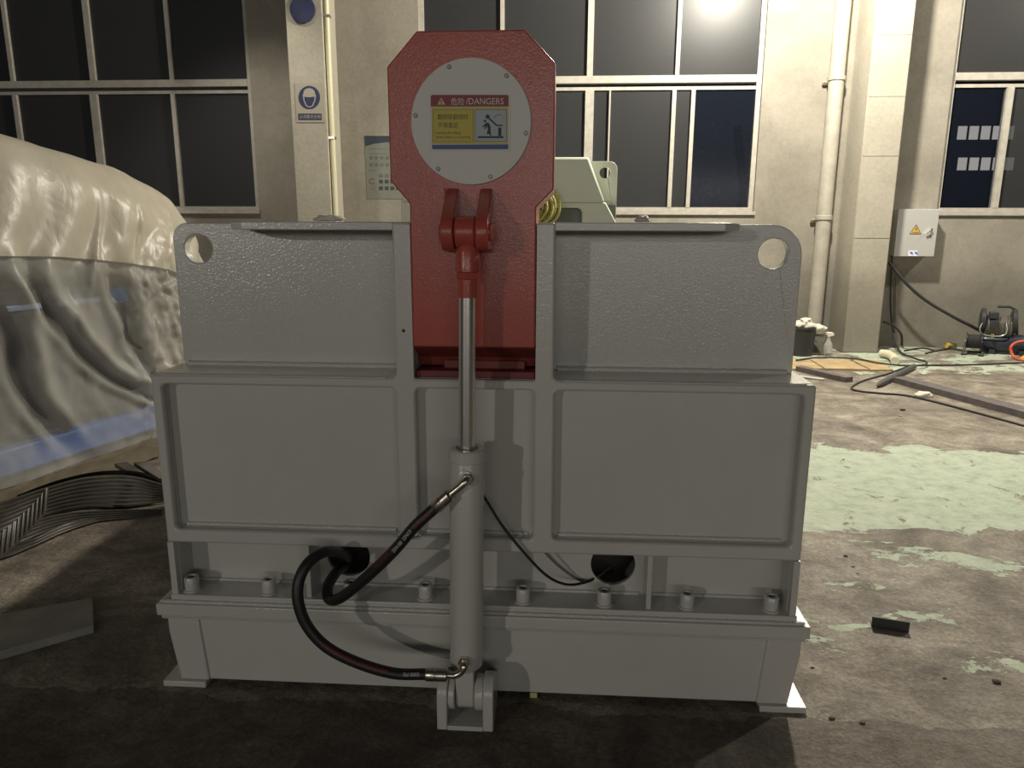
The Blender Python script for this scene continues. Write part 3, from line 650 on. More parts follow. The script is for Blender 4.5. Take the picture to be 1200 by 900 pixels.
def on_side(x, y, d):          # where the line of sight meets the plane of the machine's side
    r_ = ray(x, y); return CAM + r_*((nv.dot(O0)+d-nv.dot(CAM))/nv.dot(r_))
for pts, wd_ in (([(-70, 250), (-30, 320), (5, 385), (22, 430), (45, 470), (80, 503)], 0.075), ([(30, 312), (52, 345), (68, 378), (95, 408), (122, 434), (150, 450), (172, 446)], 0.065), ([(136, 350), (138, 375), (148, 395), (165, 408)], 0.03)):
    path = spline([on_side(x, y, -0.11) for x, y in pts], 8); bm = B(); rings = []
    T, S = frames(path)
    for i, p in enumerate(path):
        side = T[i].cross(nv).normalized(); w = wd_*(0.15+0.85*math.sin(math.pi*(0.06+0.90*i/(len(path)-1)))**0.7)
        rings.append([p+side*(w*math.cos(a))+nv*(0.02*math.sin(a)) for a in [math.radians(36*k) for k in range(10)]])
    loft(bm, rings); mk('dark_fold_band', bm, mat('cover_black', (0.03, 0.03, 0.035), 0.4), cov, angle=60)  # added dark bands for the dark interior seen where the sheet lies close
# ---- kraft paper strip on the floor along it
bm = B(); g = []
for j in range(9):
    row = []
    for i in range(61):
        xx = -60+250*i/60; a = G(xx, 597-0.31*xx+2*math.sin(i*0.4), 0); b = G(xx, 579-0.345*xx, 0)
        p = a.lerp(b, j/8); z = 0.012+0.03*abs(noise.noise(Vector((i*0.17, j*0.35, 3)))); row.append(bm.verts.new((p.x, p.y, z)))
    g.append(row)
for j in range(8):
    for i in range(60): bm.faces.new((g[j][i], g[j][i+1], g[j+1][i+1], g[j+1][i]))
geom = bmesh.ops.solidify(bm, geom=bm.faces[:], thickness=0.006)
o = mk('kraft_paper', bm, mat('kraft', (0.36, 0.30, 0.21), 0.7, var=0.3, vscale=6), None, True); tag(o, 'crumpled beige paper strip on the floor along the covered machine', 'paper')

# ---- ribbed rubber belts
def belt(pts_px, width_px, ribs, label, th=0.008):
    """centre line given by two pixel lines with heights: lower and upper edge; ribs run along the length"""
    lo = spline([G(x, y, z) for x, y, z in pts_px], 10); hi = spline([G(x, y, z) for x, y, z in width_px], 10)
    bm = B(); M = ribs*6; rings = []
    for a, b in zip(lo, hi):
        w = (b-a); nn = Vector((0.45, -0.8, 0.45)).normalized(); ring = []
        for k in range(M+1): ring.append(a+w*(k/M)+nn*(0.007*(abs(math.sin(math.pi*ribs*k/M))-0.3)))
        for k in range(M, -1, -1): ring.append(a+w*(k/M)-nn*th)
        rings.append(ring)
    loft(bm, rings); o = mk('rubber_belt', bm, beltm, None, True, angle=60); return tag(o, label, 'rubber belt', 'ribbed rubber belts by the covered machine')
belt([(-60, 648, 0.006), (0, 628, 0.006), (50, 606, 0.008), (100, 595, 0.012), (150, 594, 0.012), (195, 588, 0.01)],
     [(-60, 600, 0.11), (0, 588, 0.13), (50, 572, 0.15), (100, 559, 0.16), (150, 557, 0.13), (195, 568, 0.10)], 8, 'long ribbed black rubber belt curving along the beige paper')
belt([(-60, 672, 0.006), (0, 655, 0.012), (40, 640, 0.012), (85, 620, 0.012), (145, 603, 0.006)],
     [(-60, 655, 0.02), (0, 640, 0.03), (40, 630, 0.04), (85, 610, 0.03), (145, 600, 0.012)], 3, 'flat narrow black rubber belt lying in front of the curled end')
belt([(-60, 668, 0.006), (0, 646, 0.006), (60, 622, 0.006), (110, 612, 0.006), (190, 604, 0.006)],
     [(-60, 640, 0.05), (0, 622, 0.06), (60, 604, 0.06), (110, 598, 0.05), (190, 596, 0.04)], 5, 'low ribbed black rubber belt under the long curving one')
belt([(20, 594, 0.02), (70, 574, 0.02), (120, 562, 0.02), (165, 566, 0.02), (195, 578, 0.02)],
     [(20, 580, 0.14), (70, 562, 0.17), (120, 552, 0.17), (165, 553, 0.14), (195, 566, 0.10)], 4, 'upright ribbed black rubber belt at the back of the pile')
# curled end: ribs across
bm = B(); rings = []
n = 64; A0 = G(-15, 652, 0.02); A1 = G(62, 612, 0.03)
for i in range(n+1):
    t = i/n; p = A0.lerp(A1, t); z = 0.02+0.13*t**1.8; q = p + Vector((0.05, -0.10, 0)); rib = 0.010*abs(math.sin(math.pi*13*t))
    rings.append([Vector((p.x, p.y, z+0.07+rib)), Vector((q.x, q.y, z+rib-0.012)), Vector((q.x, q.y, z-0.02)), Vector((p.x, p.y, z+0.058))])
loft(bm, rings); o = mk('rubber_belt', bm, beltm, None, True, angle=40); tag(o, 'cross-ribbed black rubber belt end curling up off the floor', 'rubber belt', 'ribbed rubber belts by the covered machine')
for px, py in ((146, 545), (168, 544)):
    a = G(px-4, py+2, 0.05); b = G(px+26, py+16, 0.02); bm = B(); s = Vector((0.03, 0.02, 0))
    loft(bm, [[a-s, a+s, a+s+Vector((0, 0, 0.03)), a-s+Vector((0, 0, 0.03))], [b-s-Vector((0, 0, 0.02)), b+s-Vector((0, 0, 0.02)), b+s, b-s]])
    o = mk('rubber_offcut', bm, beltm, None, True, 0.004); tag(o, 'short black rubber offcut lying on the long belt', 'offcut', 'rubber offcuts')
# ---- plank in the shadow
q = [G(110, 709), G(111, 742), G(-90, 800), G(-90, 745)]
bm = B(); prism_z(bm, [(p.x, p.y) for p in q], 0.0, 0.035); o = mk('steel_plank', bm, mat('plank_grey', (0.30, 0.29, 0.26), 0.6, var=0.3), None, True, 0.004); tag(o, 'flat grey plank lying in the shadow beside the machine foot', 'plank')

# ================================================================== BEHIND: SECOND MACHINE
YG = 6.6; gp = mat('pale_green_paint', (0.66, 0.69, 0.58), 0.35, var=0.06, bump=0.08, bscale=120)
gm = thing('green_machine', (P(590, 400, YG).x, YG, 0), 'pale green machine housing with a drilled lifting lug behind the red head', 'machine')
xr = P(722, 262, YG).x; xl = P(470, 262, YG).x; zt = P(670, 184, YG).z; zm = P(670, 237, YG).z
bm = B(); prism_y(bm, [(xl, zm), (P(709, 237, YG).x, zm), (P(690, 184, YG).x, zt), (xl+0.25, zt)], YG, YG+0.5); mk('top_housing', bm, gp, gm, True, 0.02)
zl = P(700, 262, YG).z
wn = rrect(P(648, 250, YG).x-0.25, P(682, 250, YG).x, 1.1, P(660, 243.5, YG).z, 0.05)
bm = B(); plate(bm, [(xl, 0.0), (xr+0.02, 0.0), (xr+0.02, zl-0.02), (P(710, 237, YG).x, zm), (xl, zm)], [wn], YG+0.02, YG+0.07); mk('front_panel', bm, gp, gm, True, 0.01)
bx('window_back', (xl, xr, YG+0.12, YG+0.16, 0.0, zm-0.02), mat('green_dark', (0.13, 0.15, 0.125), 0.4), gm)
bx('body', (xl, xr, YG+0.16, YG+1.2, 0.0, zl), gp, gm, 0.01)
lugp = rrect(P(686, 262, YG+0.2).x, P(721.5, 262, YG+0.2).x, zl-0.05, P(700, 189, YG+0.2).z, [0, 0, 0.07, 0])
hc = P(709, 202.5, YG+0.2)
bm = B(); plate(bm, lugp, [circ(hc.x, hc.z, 0.048)], YG+0.2, YG+0.24); mk('lifting_lug', bm, gp, gm, True, 0.004)
# yellow sling bundle hung on it
ym = mat('yellow_sling', (0.62, 0.58, 0.20), 0.7, col2=(0.33, 0.29, 0.06), vscale=40)
sl = thing('sling_bundle', P(634, 242, YG-0.12), 'bundle of yellow webbing slings hung on the pale green machine', 'sling')
c = P(630, 242, YG-0.12)
for k in range(13):
    a = (k-6)*0.0115; bm = B(); path = []
    for i in range(29):
        t = 2*math.pi*i/28; rr_ = 0.15-0.022*((k*5) % 6); path.append(Vector((c.x+a*1.2+(rr_-0.012)*math.cos(t)*(1-abs(a)*2)+0.02*math.sin(k), c.y+abs(a)*0.8+0.05*math.sin(t+k), c.z+rr_*math.sin(t))))
    tube(bm, path, 0.013, 6); mk('strap_loop', bm, ym, sl, angle=70)
# rag and offcut lying on the top flanges
def lump(name, c, rx, ry, rz, m, label, cat, seed=0):
    bm = B(); bmesh.ops.create_icosphere(bm, subdivisions=3, radius=1)
    for v in bm.verts:
        d = 1+0.35*noise.noise(v.co*1.6+Vector((seed, 0, 0)))+0.15*noise.noise(v.co*4+Vector((seed, 3, 0)))
        v.co = Vector((v.co.x*rx*d, v.co.y*ry*d, max(-0.45, v.co.z*d)*rz))
    lo = min(v.co.z for v in bm.verts)
    for v in bm.verts: v.co += Vector(c) - Vector((0, 0, lo))
    o = mk(name, bm, m, None, True, angle=80); return tag(o, label, cat)
ragm = mat('white_rag', (0.60, 0.56, 0.48), 0.8)
lump('paper_wad', (P(386, 257, 2.27).x, 2.27, 1.5625), 0.045, 0.03, 0.014, ragm, 'crumpled white paper on the top edge near the helmet sign column', 'paper', 2)
lump('metal_offcut', (P(753, 258, 2.30).x, 2.30, 1.5625), 0.022, 0.025, 0.014, mat('offcut_grey', (0.42, 0.40, 0.38), 0.5), 'small grey offcut on the top edge beside the pale green machine', 'offcut', 5)

# ================================================================== ON THE WALL
def at5(pts): return [(340+x/12.85, 80+y/12.85) for x, y in pts]
HY = CY-0.006
hs = thing('helmet_sign', P(363, 120, HY), 'white safety sign with a blue helmet disc and caption on the column', 'sign')
navy = mat('navy_print', (0.022, 0.028, 0.085), 0.5); cream = mat('cream_print', (0.33, 0.30, 0.24), 0.6)
poly_on('backing', at5([(72, 222), (496, 222), (518, 815), (100, 815)]), HY, 0.005, cream, hs)
poly_on('disc', at5([(288+162*math.cos(t), 440+176*math.sin(t)) for t in [math.radians(10*k) for k in range(36)]]), HY-0.002, 0.002, navy, hs)
poly_on('helmet', at5([(180, 415), (195, 395), (205, 340), (235, 310), (285, 298), (335, 310), (368, 345), (378, 395), (395, 415), (380, 425), (350, 430), (285, 438), (215, 430)]), HY-0.004, 0.002, cream, hs)
poly_on('face_outline', at5([(192, 425), (210, 430), (215, 485), (250, 560), (292, 578), (330, 560), (362, 485), (368, 430), (386, 425), (376, 490), (345, 570), (294, 592), (240, 572), (202, 490)]), HY-0.004, 0.002, cream, hs)
poly_on('caption_band', at5([(120, 682), (472, 682), (475, 778), (124, 778)]), HY-0.002, 0.002, navy, hs)
x0, y0 = at5([(140, 700)])[0]; x1, y1 = at5([(458, 758)])[0]
text_on('lettering', '必须戴安全帽', (x0, y0, x1, y1), HY-0.0035, cream, hs)
# round blue sign higher up
c = P(354.5, 11, CY-0.02); bm = B(); lathe(bm, (c.x, CY, c.z), (0, -1, 0), [(0.15, 0), (0.155, 0.012), (0.155, 0.024), (0.14, 0.03)], 48)
o = mk('round_plaque', bm, mat('navy_plaque', (0.028, 0.035, 0.09), 0.45)); tag(o, 'round dark blue plaque on the column above the helmet sign', 'sign')
# poster
PY = WY-0.004
po = thing('safety_poster', P(455, 195, PY), 'faded wall poster with a dark header and rows of small icons', 'poster')
def Z7(x, y): return (420+x/10, 150+y/10)
poly_on('sheet', [Z7(70, 92), Z7(700, 92), Z7(720, 830), Z7(105, 830)], PY, 0.003, mat('poster_paper', (0.20, 0.205, 0.175), 0.7, var=0.15), po)
poly_on('header', [Z7(70, 92), Z7(700, 92), Z7(702, 180), Z7(330, 165), Z7(180, 185), Z7(80, 215)], PY-0.001, 0.001, mat('poster_blue', (0.03, 0.042, 0.058), 0.6), po)
pk = mat('poster_ink', (0.045, 0.05, 0.048), 0.7)
for row, y in ((0, 350), (1, 432)):
    for k in range(8):
        x = 150+62*k; poly_on('icon', [Z7(x+24*math.cos(t), y+24*math.sin(t)) for t in [math.radians(40*q) for q in range(9)]], PY-0.001, 0.001, mat('poster_soft', (0.115, 0.13, 0.12), 0.7), po)
for row, y in ((0, 560), (1, 628), (2, 706)):
    for k in range(6):
        x = 265+66*k; poly_on('icon', [Z7(x-23, y-22), Z7(x+23, y-22), Z7(x+23, y+22), Z7(x-23, y+22)], PY-0.001, 0.001, pk if row else mat('poster_soft', (0.115, 0.13, 0.12), 0.7), po)
poly_on('icon', [Z7(160+38*math.cos(t), 625+38*math.sin(t)) for t in [math.radians(30+20*q) for q in range(16)]] + [Z7(160+22*math.cos(t), 625+22*math.sin(t)) for t in [math.radians(330-20*q) for q in range(16)]], PY-0.001, 0.001, mat('poster_brown', (0.14, 0.10, 0.08), 0.7), po)
for y in (245, 300, 498, 690, 715):
    poly_on('text_line', [Z7(130, y-4), Z7(330 if y < 400 else 200, y-4), Z7(330 if y < 400 else 200, y+4), Z7(130, y+4)], PY-0.001, 0.001, mat('poster_soft', (0.115, 0.13, 0.12), 0.7), po)
# conduit beside the left column, drain pipe beside the right column
cx = ca1+0.038
cd = thing('conduit_pipe', (cx, CY+0.05, 0), 'cream conduit pipe rising between the column and the poster', 'pipe')
bm = B(); cyl(bm, (cx, CY+0.05, 0), (cx, CY+0.05, TOPW), 0.034, seg=16); mk('pipe', bm, mat('cream_pvc', (0.58, 0.54, 0.37), 0.4), cd)
for z in (1.2, 2.6, 4.0): bx('clip', (ca1, cx+0.04, CY+0.01, CY+0.09, z, z+0.03), steel, cd)
px_ = P(966, 250, WY-0.13).x
dp = thing('drain_pipe', (px_, WY-0.13, 0), 'stained grey drain pipe in the corner beside the cream column', 'pipe')
pip = mat('pipe_grey', (0.44, 0.41, 0.35), 0.5, var=0.25, vscale=5)
bm = B(); cyl(bm, (px_, WY-0.13, 0), (px_, WY-0.13, TOPW), 0.092, seg=24); mk('pipe', bm, pip, dp)
for y in (92, 255):
    z = P(966, y, WY-0.13).z; bm = B(); lathe(bm, (px_, WY-0.13, z-0.03), (0, 0, 1), [(0.094, 0), (0.105, 0.004), (0.105, 0.05), (0.094, 0.056)], 24); mk('collar', bm, pip, dp)
    bx('clip', (px_-0.13, px_+0.13, WY-0.04, WY, z-0.06, z-0.03), steel, dp)
# electrical cabinet
EY = WY-0.20
ca = P(1050.5, 272, EY).x; cbx = P(1098, 272, EY).x; cz1 = P(1076, 245, EY).z; cz0 = P(1072, 300.5, EY).z
ec = thing('electrical_cabinet', ((ca+cbx)/2, WY-0.1, cz0), 'light grey electrical cabinet with a yellow warning triangle on the wall', 'cabinet')
cabm = mat('cabinet_grey', (0.60, 0.60, 0.58), 0.32, 0.3)
bx('body', (ca+0.006, cbx-0.006, EY+0.018, WY, cz0+0.006, cz1-0.006), cabm, ec, 0.004)
door = bx('door', (ca, cbx, EY, EY+0.016, cz0, cz1), cabm, ec, 0.004)
def ZC(x, y): return (1040+x/11.25, 230+y/11.25)
poly_on('warning_triangle', [ZC(288, 503), ZC(448, 503), ZC(380, 366)], EY-0.0015, 0.0015, mat('tri_edge', (0.16, 0.10, 0.03), 0.5), door)
poly_on('triangle_face', [ZC(304, 494), ZC(432, 494), ZC(380, 386)], EY-0.003, 0.0015, mat('tri_yellow', (0.55, 0.36, 0.08), 0.5), door)
poly_on('lightning_mark', [ZC(386, 402), ZC(366, 440), ZC(380, 440), ZC(370, 470), ZC(394, 430), ZC(380, 430), ZC(392, 404)], EY-0.004, 0.001, mat('tri_edge', (0.16, 0.10, 0.03), 0.5), door)
for k in range(5): poly_on('caption_mark', [ZC(330+18*k, 474), ZC(343+18*k, 474), ZC(343+18*k, 488), ZC(330+18*k, 488)], EY-0.004, 0.001, mat('tri_edge', (0.16, 0.10, 0.03), 0.5), door)
poly_on('label', [ZC(276, 714), ZC(396, 714), ZC(392, 788), ZC(272, 788)], EY-0.0015, 0.0015, mat('label_white', (0.72, 0.75, 0.85), 0.5), door)
for k, s in ((0, 0), (1, 62)): poly_on('label_mark', [ZC(290+s, 732), ZC(332+s, 738), ZC(336+s, 772), ZC(310+s, 760)], EY-0.0025, 0.001, mat('label_blue', (0.06, 0.10, 0.42), 0.5), door)
h0 = P(*ZC(505, 497), EY-0.03); h1 = P(*ZC(580, 440), EY-0.03)
bm = B(); cyl(bm, (h1.x, EY, h1.z), (h1.x, EY-0.032, h1.z), 0.016, seg=14); tube(bm, [h1, h1.lerp(h0, 0.5), h0], 0.009, 8); mk('handle', bm, chrome, door)
lk = P(*ZC(565, 525), EY-0.005); bm = B(); cyl(bm, (lk.x, EY, lk.z), (lk.x, EY-0.012, lk.z), 0.012, seg=14); mk('lock', bm, chrome, door)

# ================================================================== ALONG THE WALL, RIGHT SIDE FLOOR
def cable(name, pts, r, m, label, cat='cable', group=None, zoff=True):
    bm = B(); tube(bm, spline(pts, 10), r, 8); o = mk(name, bm, m, None, angle=70); return tag(o, label, cat, group)
cblk = mat('cable_black', (0.03, 0.03, 0.03), 0.55)
E_ = WY-0.06
cable('power_cable', [P(1046, 285, E_), P(1044, 330, E_), P(1044, 365, E_-0.01), P(1048, 395, WY-0.2), G(1055, 412, 0.03), G(1072, 420, 0.036), G(1085, 424, 0.036), G(1084, 427.5, 0.036), G(1072, 428.5, 0.036), G(1062, 429, 0.014)], 0.012, cblk, 'black cable dropping from the cabinet and looping on the floor')
cable('power_cable', [P(1042, 308, WY-0.3), P(1062, 332, WY-0.32), P(1085, 352, WY-0.32), P(1115, 370, WY-0.32), P(1140, 383, WY-0.30), P(1152, 389.5, WY-0.26)], 0.020, cblk, 'thick black cable sagging from the column to the compressor')
cable('power_cable', [P(1036, 377, CY+0.3), P(1048, 382, CY+0.35), P(1056, 392, CY+0.35), G(1057, 405, 0.01)], 0.015, cblk, 'short black cable arching from the column foot to the floor')
cable('power_cable', [G(933, 422, 0.034), G(960, 419, 0.034), G(1000, 420, 0.034), G(1028, 425, 0.034), G(1056, 428, 0.012), G(1100, 428, 0.01), G(1150, 427, 0.01), G(1200, 425, 0.01), G(1240, 426, 0.01)], 0.010, cblk, 'black cable running along the floor past the plywood boards')
cable('power_cable', [G(1062, 430, 0.01), G(1040, 438, 0.01), G(1012, 446, 0.01), G(998, 454, 0.01), G(1006, 458, 0.01), G(1035, 461, 0.01), G(1066, 464, 0.01), G(1120, 477, 0.01), G(1205, 500, 0.01)], 0.009, cblk, 'thin black cable looping in front of the plywood boards to the white rag')
cable('power_cable', [G(1060, 411, 0.01), G(1080, 408, 0.01), G(1095, 411, 0.01), G(1085, 414, 0.01), G(1110, 409, 0.01), G(1130, 411, 0.01), G(1150, 413, 0.01)], 0.012, cblk, 'tangled black cable by the yellow connector')
cable('power_cable', [P(1050, 310, WY-0.012), P(1050, 350, WY-0.012), P(1049, 395, WY-0.012)], 0.006, mat('grey_wire', (0.22, 0.2, 0.18), 0.6), 'thin grey wire running straight down the wall under the cabinet')
# yellow connector
c = G(1115, 409, 0.0)
yc = thing('cable_connector', c, 'small yellow and black cable connector on the floor by the wall', 'connector')
bm = B(); cyl(bm, c+Vector((-0.07, 0, 0.045)), c+Vector((0.06, 0.03, 0.05)), 0.038, 0.03, 12); mk('shell', bm, mat('yellow_plastic', (0.62, 0.46, 0.10), 0.4), yc, True, 0.004)
bm = B(); cyl(bm, c+Vector((-0.02, -0.02, 0.03)), c+Vector((0.02, -0.06, 0.02)), 0.03, 0.02, 12); mk('plug', bm, blackm, yc)
# cable reel
c = G(1139, 415.5, 0.0)
rl = thing('cable_reel', c, 'small black cable reel on a stand beside the compressor', 'reel')
zc = 0.165
for s in (-1, 1):
    bm = B(); cyl(bm, c+Vector((s*0.075, 0, zc)), c+Vector((s*0.085, 0, zc)), 0.115, seg=28); mk('flange', bm, blackm, rl)
    bm = B(); tube(bm, [c+Vector((s*0.10, -0.09, 0.008)), c+Vector((s*0.10, -0.01, zc)), c+Vector((s*0.10, 0.09, 0.008))], 0.007, 8); mk('stand', bm, blackm, rl)
    bm = B(); cyl(bm, c+Vector((s*0.06, -0.10, 0.014)), c+Vector((s*0.12, -0.10, 0.014)), 0.016, seg=12); mk('foot', bm, blackm, rl)
bm = B(); lathe(bm, c+Vector((-0.075, 0, zc)), (1, 0, 0), [(0.085+0.006*(k % 2), 0.15*k/20) for k in range(21)], 24); mk('cable_winding', bm, cblk, rl)
bm = B(); cyl(bm, c+Vector((-0.10, 0, zc)), c+Vector((0.10, 0, zc)), 0.012, seg=12); mk('axle', bm, steel, rl)
rl.rotation_euler[2] = -0.48
# air compressor
c = G(1176, 413, 0.0); c.y = 9.42
ac = thing('air_compressor', c, 'black oil-free air compressor with a curved handle standing by the wall', 'compressor')
def CP(px, py, dy=0.0): return P(px, py, c.y+dy)
tz = 0.135
bm = B(); a = CP(1150, 400).x; b = CP(1212, 400).x; Lk = b-a
lathe(bm, (a, c.y, tz), (1, 0, 0), [(0.02, 0), (0.07, 0.012), (0.105, 0.045), (0.115, 0.09), (0.115, Lk-0.09), (0.105, Lk-0.045), (0.07, Lk-0.012), (0.02, Lk)], 28); mk('tank', bm, mat('tank_blue', (0.022, 0.028, 0.045), 0.35), ac)
for s in (0.16, Lk-0.16):
    for d in (-0.1, 0.1): bx('foot', (a+s-0.03, a+s+0.03, c.y+d-0.02, c.y+d+0.02, 0.0, 0.06), blackm, ac)
mm = mat('motor_alu', (0.24, 0.23, 0.21), 0.42, 0.6, var=0.3, vscale=30)
m0 = CP(1157, 383); m1 = CP(1187, 383)
bm = B(); lathe(bm, (m0.x, c.y, m0.z), (1, 0, 0), [(0.10, 0)] + [(0.146-0.012*(k % 2), 0.02+(m1.x-m0.x-0.04)*k/18) for k in range(19)] + [(0.10, m1.x-m0.x)], 28); mk('motor', bm, mm, ac)
for px in (1156, 1188):
    q = CP(px, 378); bm = B(); lathe(bm, (q.x-0.035, c.y, q.z+0.01), (1, 0, 0), [(0.11, 0), (0.155, 0.01), (0.155, 0.055), (0.11, 0.065)], 28); mk('cylinder_head', bm, blackm, ac)
q = CP(1174, 381, -0.13); bx('pressure_switch', (q.x-0.045, q.x+0.045, c.y-0.17, c.y-0.11, q.z-0.05, q.z+0.045), blackm, ac, 0.006)
q = CP(1174, 372, -0.13); bx('capacitor_box', (q.x-0.05, q.x+0.05, c.y-0.15, c.y-0.05, q.z-0.03, q.z+0.05), blackm, ac, 0.006)
tb('air_pipe', [CP(1165, 376, -0.14), CP(1160, 386, -0.15), CP(1162, 393, -0.15), CP(1172, 395, -0.15), CP(1184, 394, -0.15), CP(1188, 388, -0.15), CP(1187, 378, -0.14)], 0.009, chrome, ac, 8)
q = CP(1172.5, 395, -0.15); bm = B(); cyl(bm, (q.x, q.y-0.02, q.z-0.02), (q.x, q.y-0.02, q.z+0.025), 0.016, seg=8); mk('valve', bm, mat('brass', (0.75, 0.6, 0.3), 0.35, 0.8), ac)
tb('handle', [CP(1191, 396), CP(1191, 375), CP(1190, 364), CP(1185, 360), CP(1178, 360), CP(1172, 360)], 0.016, blackm, ac, 10)
ac.rotation_euler[2] = -0.42
o = cable('air_hose', [P(1235, 402, 9.15), P(1205, 400, 9.15), P(1192, 401, 9.14), P(1185, 406, 9.13), P(1185, 412, 9.12), G(1189, 419, 0.018), G(1200, 422, 0.018), G(1240, 424, 0.018)], 0.016, mat('red_hose', (0.60, 0.09, 0.045), 0.4), 'orange red air hose curling in front of the compressor', 'hose')
lump('yellow_glove', G(1205, 422, 0.0), 0.09, 0.035, 0.045, mat('glove_yellow', (0.65, 0.42, 0.06), 0.6), 'yellow lump of cloth under the red air hose', 'cloth', 9)
# bin, buckets, spray bottle at the drain pipe
c = G(938, 416, 0.0)
bn = thing('waste_bin', c, 'black bin stuffed with white rags beside the drain pipe', 'bin')
bm = B(); lathe(bm, c, (0, 0, 1), [(0.13, 0), (0.16, 0.33), (0.168, 0.335), (0.168, 0.35), (0.15, 0.35), (0.145, 0.30)], 24); mk('shell', bm, blackm, bn)
for dx, dz, r, sd in ((0.05, 0.37, 0.10, 1), (-0.04, 0.38, 0.09, 4), (0.02, 0.43, 0.07, 6), (0.16, 0.345, 0.09, 8)):
    bm = B(); bmesh.ops.create_icosphere(bm, subdivisions=3, radius=1)
    for v in bm.verts:
        d = 1+0.4*noise.noise(v.co*1.7+Vector((sd, 0, 0))); v.co = c+Vector((dx+v.co.x*r*d*1.1, -0.02+v.co.y*r*d, dz+v.co.z*r*0.5*d))
    mk('rag', bm, ragm, bn, angle=80)
c = G(956, 412, 0.0)
bk_ = thing('plastic_bucket', c, 'grey translucent bucket between the black bin and the spray bottle', 'bucket')
bm = B(); lathe(bm, c, (0, 0, 1), [(0.10, 0), (0.13, 0.24), (0.14, 0.245), (0.14, 0.26), (0.122, 0.26), (0.10, 0.05)], 24); mk('shell', bm, mat('bucket_grey', (0.26, 0.25, 0.22), 0.4), bk_)
tb('handle', [c+Vector((-0.14, 0, 0.25)), c+Vector((-0.09, -0.1, 0.17)), c+Vector((0, -0.15, 0.14)), c+Vector((0.09, -0.1, 0.17)), c+Vector((0.14, 0, 0.25))], 0.005, steel, bk_, 6)
c = G(969, 416.5, 0.0)
sb = thing('spray_bottle', c, 'grey spray bottle with a white trigger head by the column', 'bottle')
bm = B(); lathe(bm, c, (0, 0, 1), [(0.05, 0), (0.055, 0.02), (0.055, 0.11), (0.048, 0.15), (0.026, 0.19), (0.022, 0.225)], 20); mk('body', bm, mat('bottle_grey', (0.36, 0.35, 0.32), 0.3), sb)
bx('label', (c.x-0.03, c.x+0.03, c.y-0.0575, c.y-0.05, 0.035, 0.105), mat('bottle_label', (0.45, 0.44, 0.40), 0.5), sb)
bm = B(); prism_y(bm, [(c.x-0.055, 0.262), (c.x-0.05, 0.282), (c.x+0.03, 0.29), (c.x+0.06, 0.272), (c.x+0.055, 0.245), (c.x+0.02, 0.238), (c.x-0.02, 0.225), (c.x-0.02, 0.25)], c.y-0.02, c.y+0.02); mk('trigger_head', bm, mat('trigger_white', (0.75, 0.70, 0.60), 0.4), sb, True, 0.005)
# plywood boards on the floor
ply = mat('plywood', (0.50, 0.365, 0.20), 0.6, var=0.35, vscale=5)
def board(px, label, z0=0.0, th=0.02, m=ply):
    q = [G(x, y, z0+th) for x, y in px]; bm = B(); prism_z(bm, [(p.x, p.y) for p in q], z0, z0+th); o = mk('plywood_board', bm, m, None, True, 0.003); return tag(o, label, 'board', 'plywood boards by the column')
board([(915, 421), (948, 421), (965, 431.5), (915, 432)], 'plywood board reaching out from behind the machine')
board([(950, 421), (992, 420.5), (1018, 432.5), (967, 431.5)], 'clean tan plywood board lying between two others')
board([(997, 420.5), (1029, 421.5), (1047, 433), (1021, 433)], 'dusty plywood board nearest the white plastic elbow')
# steel bars on the floor
def bar(name, a, b, w, h, m, label, cat, group=None):
    a = G(*a); b = G(*b); d = (b-a).normalized(); s = Vector((-d.y, d.x, 0))*w
    bm = B(); loft(bm, [[a, a+s, a+s+Vector((0, 0, h)), a+Vector((0, 0, h))], [b, b+s, b+s+Vector((0, 0, h)), b+Vector((0, 0, h))]])
    o = mk(name, bm, m, None, True, 0.003); return tag(o, label, cat, group)
bars = mat('bar_steel', (0.115, 0.105, 0.11), 0.5, 0.2, col2=(0.19, 0.165, 0.16), vscale=14)
bar('steel_bar', (1046, 448.5), (1230, 499), 0.16, 0.06, bars, 'long dark steel box bar lying across the lit floor', 'bar', 'steel bars on the floor')
bar('steel_bar', (932, 434.8), (991, 448.5), 0.10, 0.055, bars, 'dark steel box bar half hidden behind the machine', 'bar', 'steel bars on the floor')
bar('flat_strip', (925, 441.5), (964, 446.5), 0.06, 0.02, mat('pale_steel', (0.52, 0.50, 0.50), 0.4), 'short pale strip lying against the dark bar by the machine', 'strip')
bm = B(); a = G(1027, 452, 0.03); b = G(1071, 429.5, 0.03); tube(bm, [a, a.lerp(b, 0.04), a.lerp(b, 0.12), b], [0.004, 0.018, 0.03, 0.03], 14); o = mk('steel_rod', bm, mat('rod_dark', (0.10, 0.10, 0.095), 0.5, 0.3)); tag(o, 'round dark pipe with a pointed end touching the long bar', 'pipe')
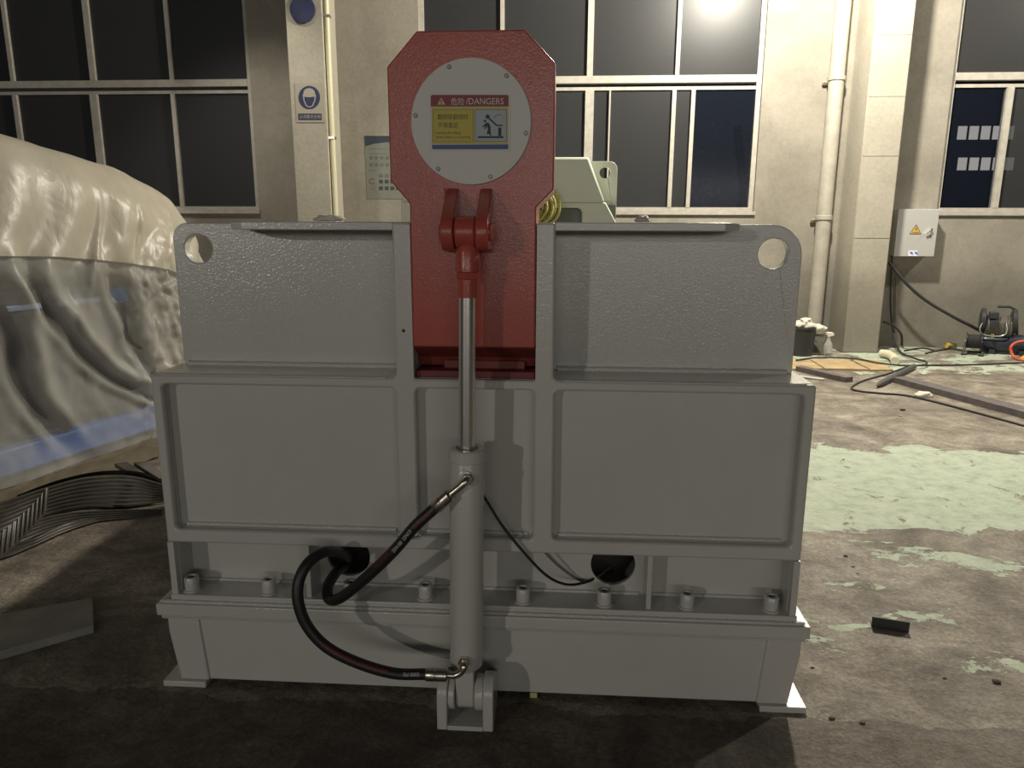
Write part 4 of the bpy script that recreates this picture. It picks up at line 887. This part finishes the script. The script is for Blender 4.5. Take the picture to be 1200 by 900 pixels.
# white plastic elbow
c0 = G(1033, 414, 0.05); c1 = G(1040, 415, 0.055); c2 = G(1046, 418, 0.05); c3 = G(1049, 423, 0.045)
o = tb('pipe_elbow', [c0, c1, c2, c3], 0.048, mat('white_pvc', (0.72, 0.66, 0.50), 0.35), None, 14); tag(o, 'white plastic pipe elbow lying at the foot of the column', 'pipe')
lump('white_rag', G(1082, 465, 0.0), 0.085, 0.045, 0.035, mat('rag_bright', (0.70, 0.67, 0.58), 0.8), 'crumpled white rag lying on the thin black cable', 'rag', 12)
lump('paper_scrap', G(1034, 417, 0.0), 0.06, 0.03, 0.015, ragm, 'flat white scrap beside the plastic elbow', 'scrap', 14)
# black angle offcut on the flaked floor
a = G(1021, 735); b = G(1065, 742); d = (b-a).normalized(); s = Vector((-d.y, d.x, 0))
oc = thing('angle_offcut', (a+b)/2, 'short black steel angle piece lying alone on the flaked floor', 'offcut')
for nm, w, h in (('upright_flange', 0.006, 0.045), ('flat_flange', 0.045, 0.006)):
    bm = B(); loft(bm, [[q, q+s*w, q+s*w+Vector((0, 0, h)), q+Vector((0, 0, h))] for q in (a, b)]); mk(nm, bm, blackm, oc, True, 0.001)
# loose chips of concrete and paint
cm_ = mat('chip', (0.10, 0.09, 0.08), 0.8); cl_ = mat('chip_pale', (0.45, 0.42, 0.36), 0.8)
for i, (x, y, w, m) in enumerate(((1000, 664, 0.018, cl_), (991, 652, 0.02, cm_), (1005, 672, 0.014, cl_), (1168, 800, 0.03, cm_), (1107, 795, 0.012, cm_), (952, 783, 0.014, cm_), (975, 842, 0.02, cm_), (1010, 848, 0.018, cm_), (1058, 481, 0.045, cm_), (1055, 488, 0.03, cl_), (1010, 440, 0.02, cl_), (1000, 443, 0.018, cl_))):
    c = G(x, y)
    bm = B(); bmesh.ops.create_icosphere(bm, subdivisions=1, radius=1)
    for v in bm.verts:
        d = 1+0.5*noise.noise(v.co*2+Vector((i, 0, 0))); v.co = c+Vector((v.co.x*w*d*0.6, v.co.y*w*d*0.35, (max(-0.3, v.co.z*d*0.45)+0.3)*w*0.55))
    o = mk('concrete_chip', bm, m, None, False); tag(o, 'small dark chip lying on the worn floor' if m is cm_ else 'small pale chip lying on the worn floor', 'chip', 'dark chips on the floor' if m is cm_ else 'pale chips on the floor')
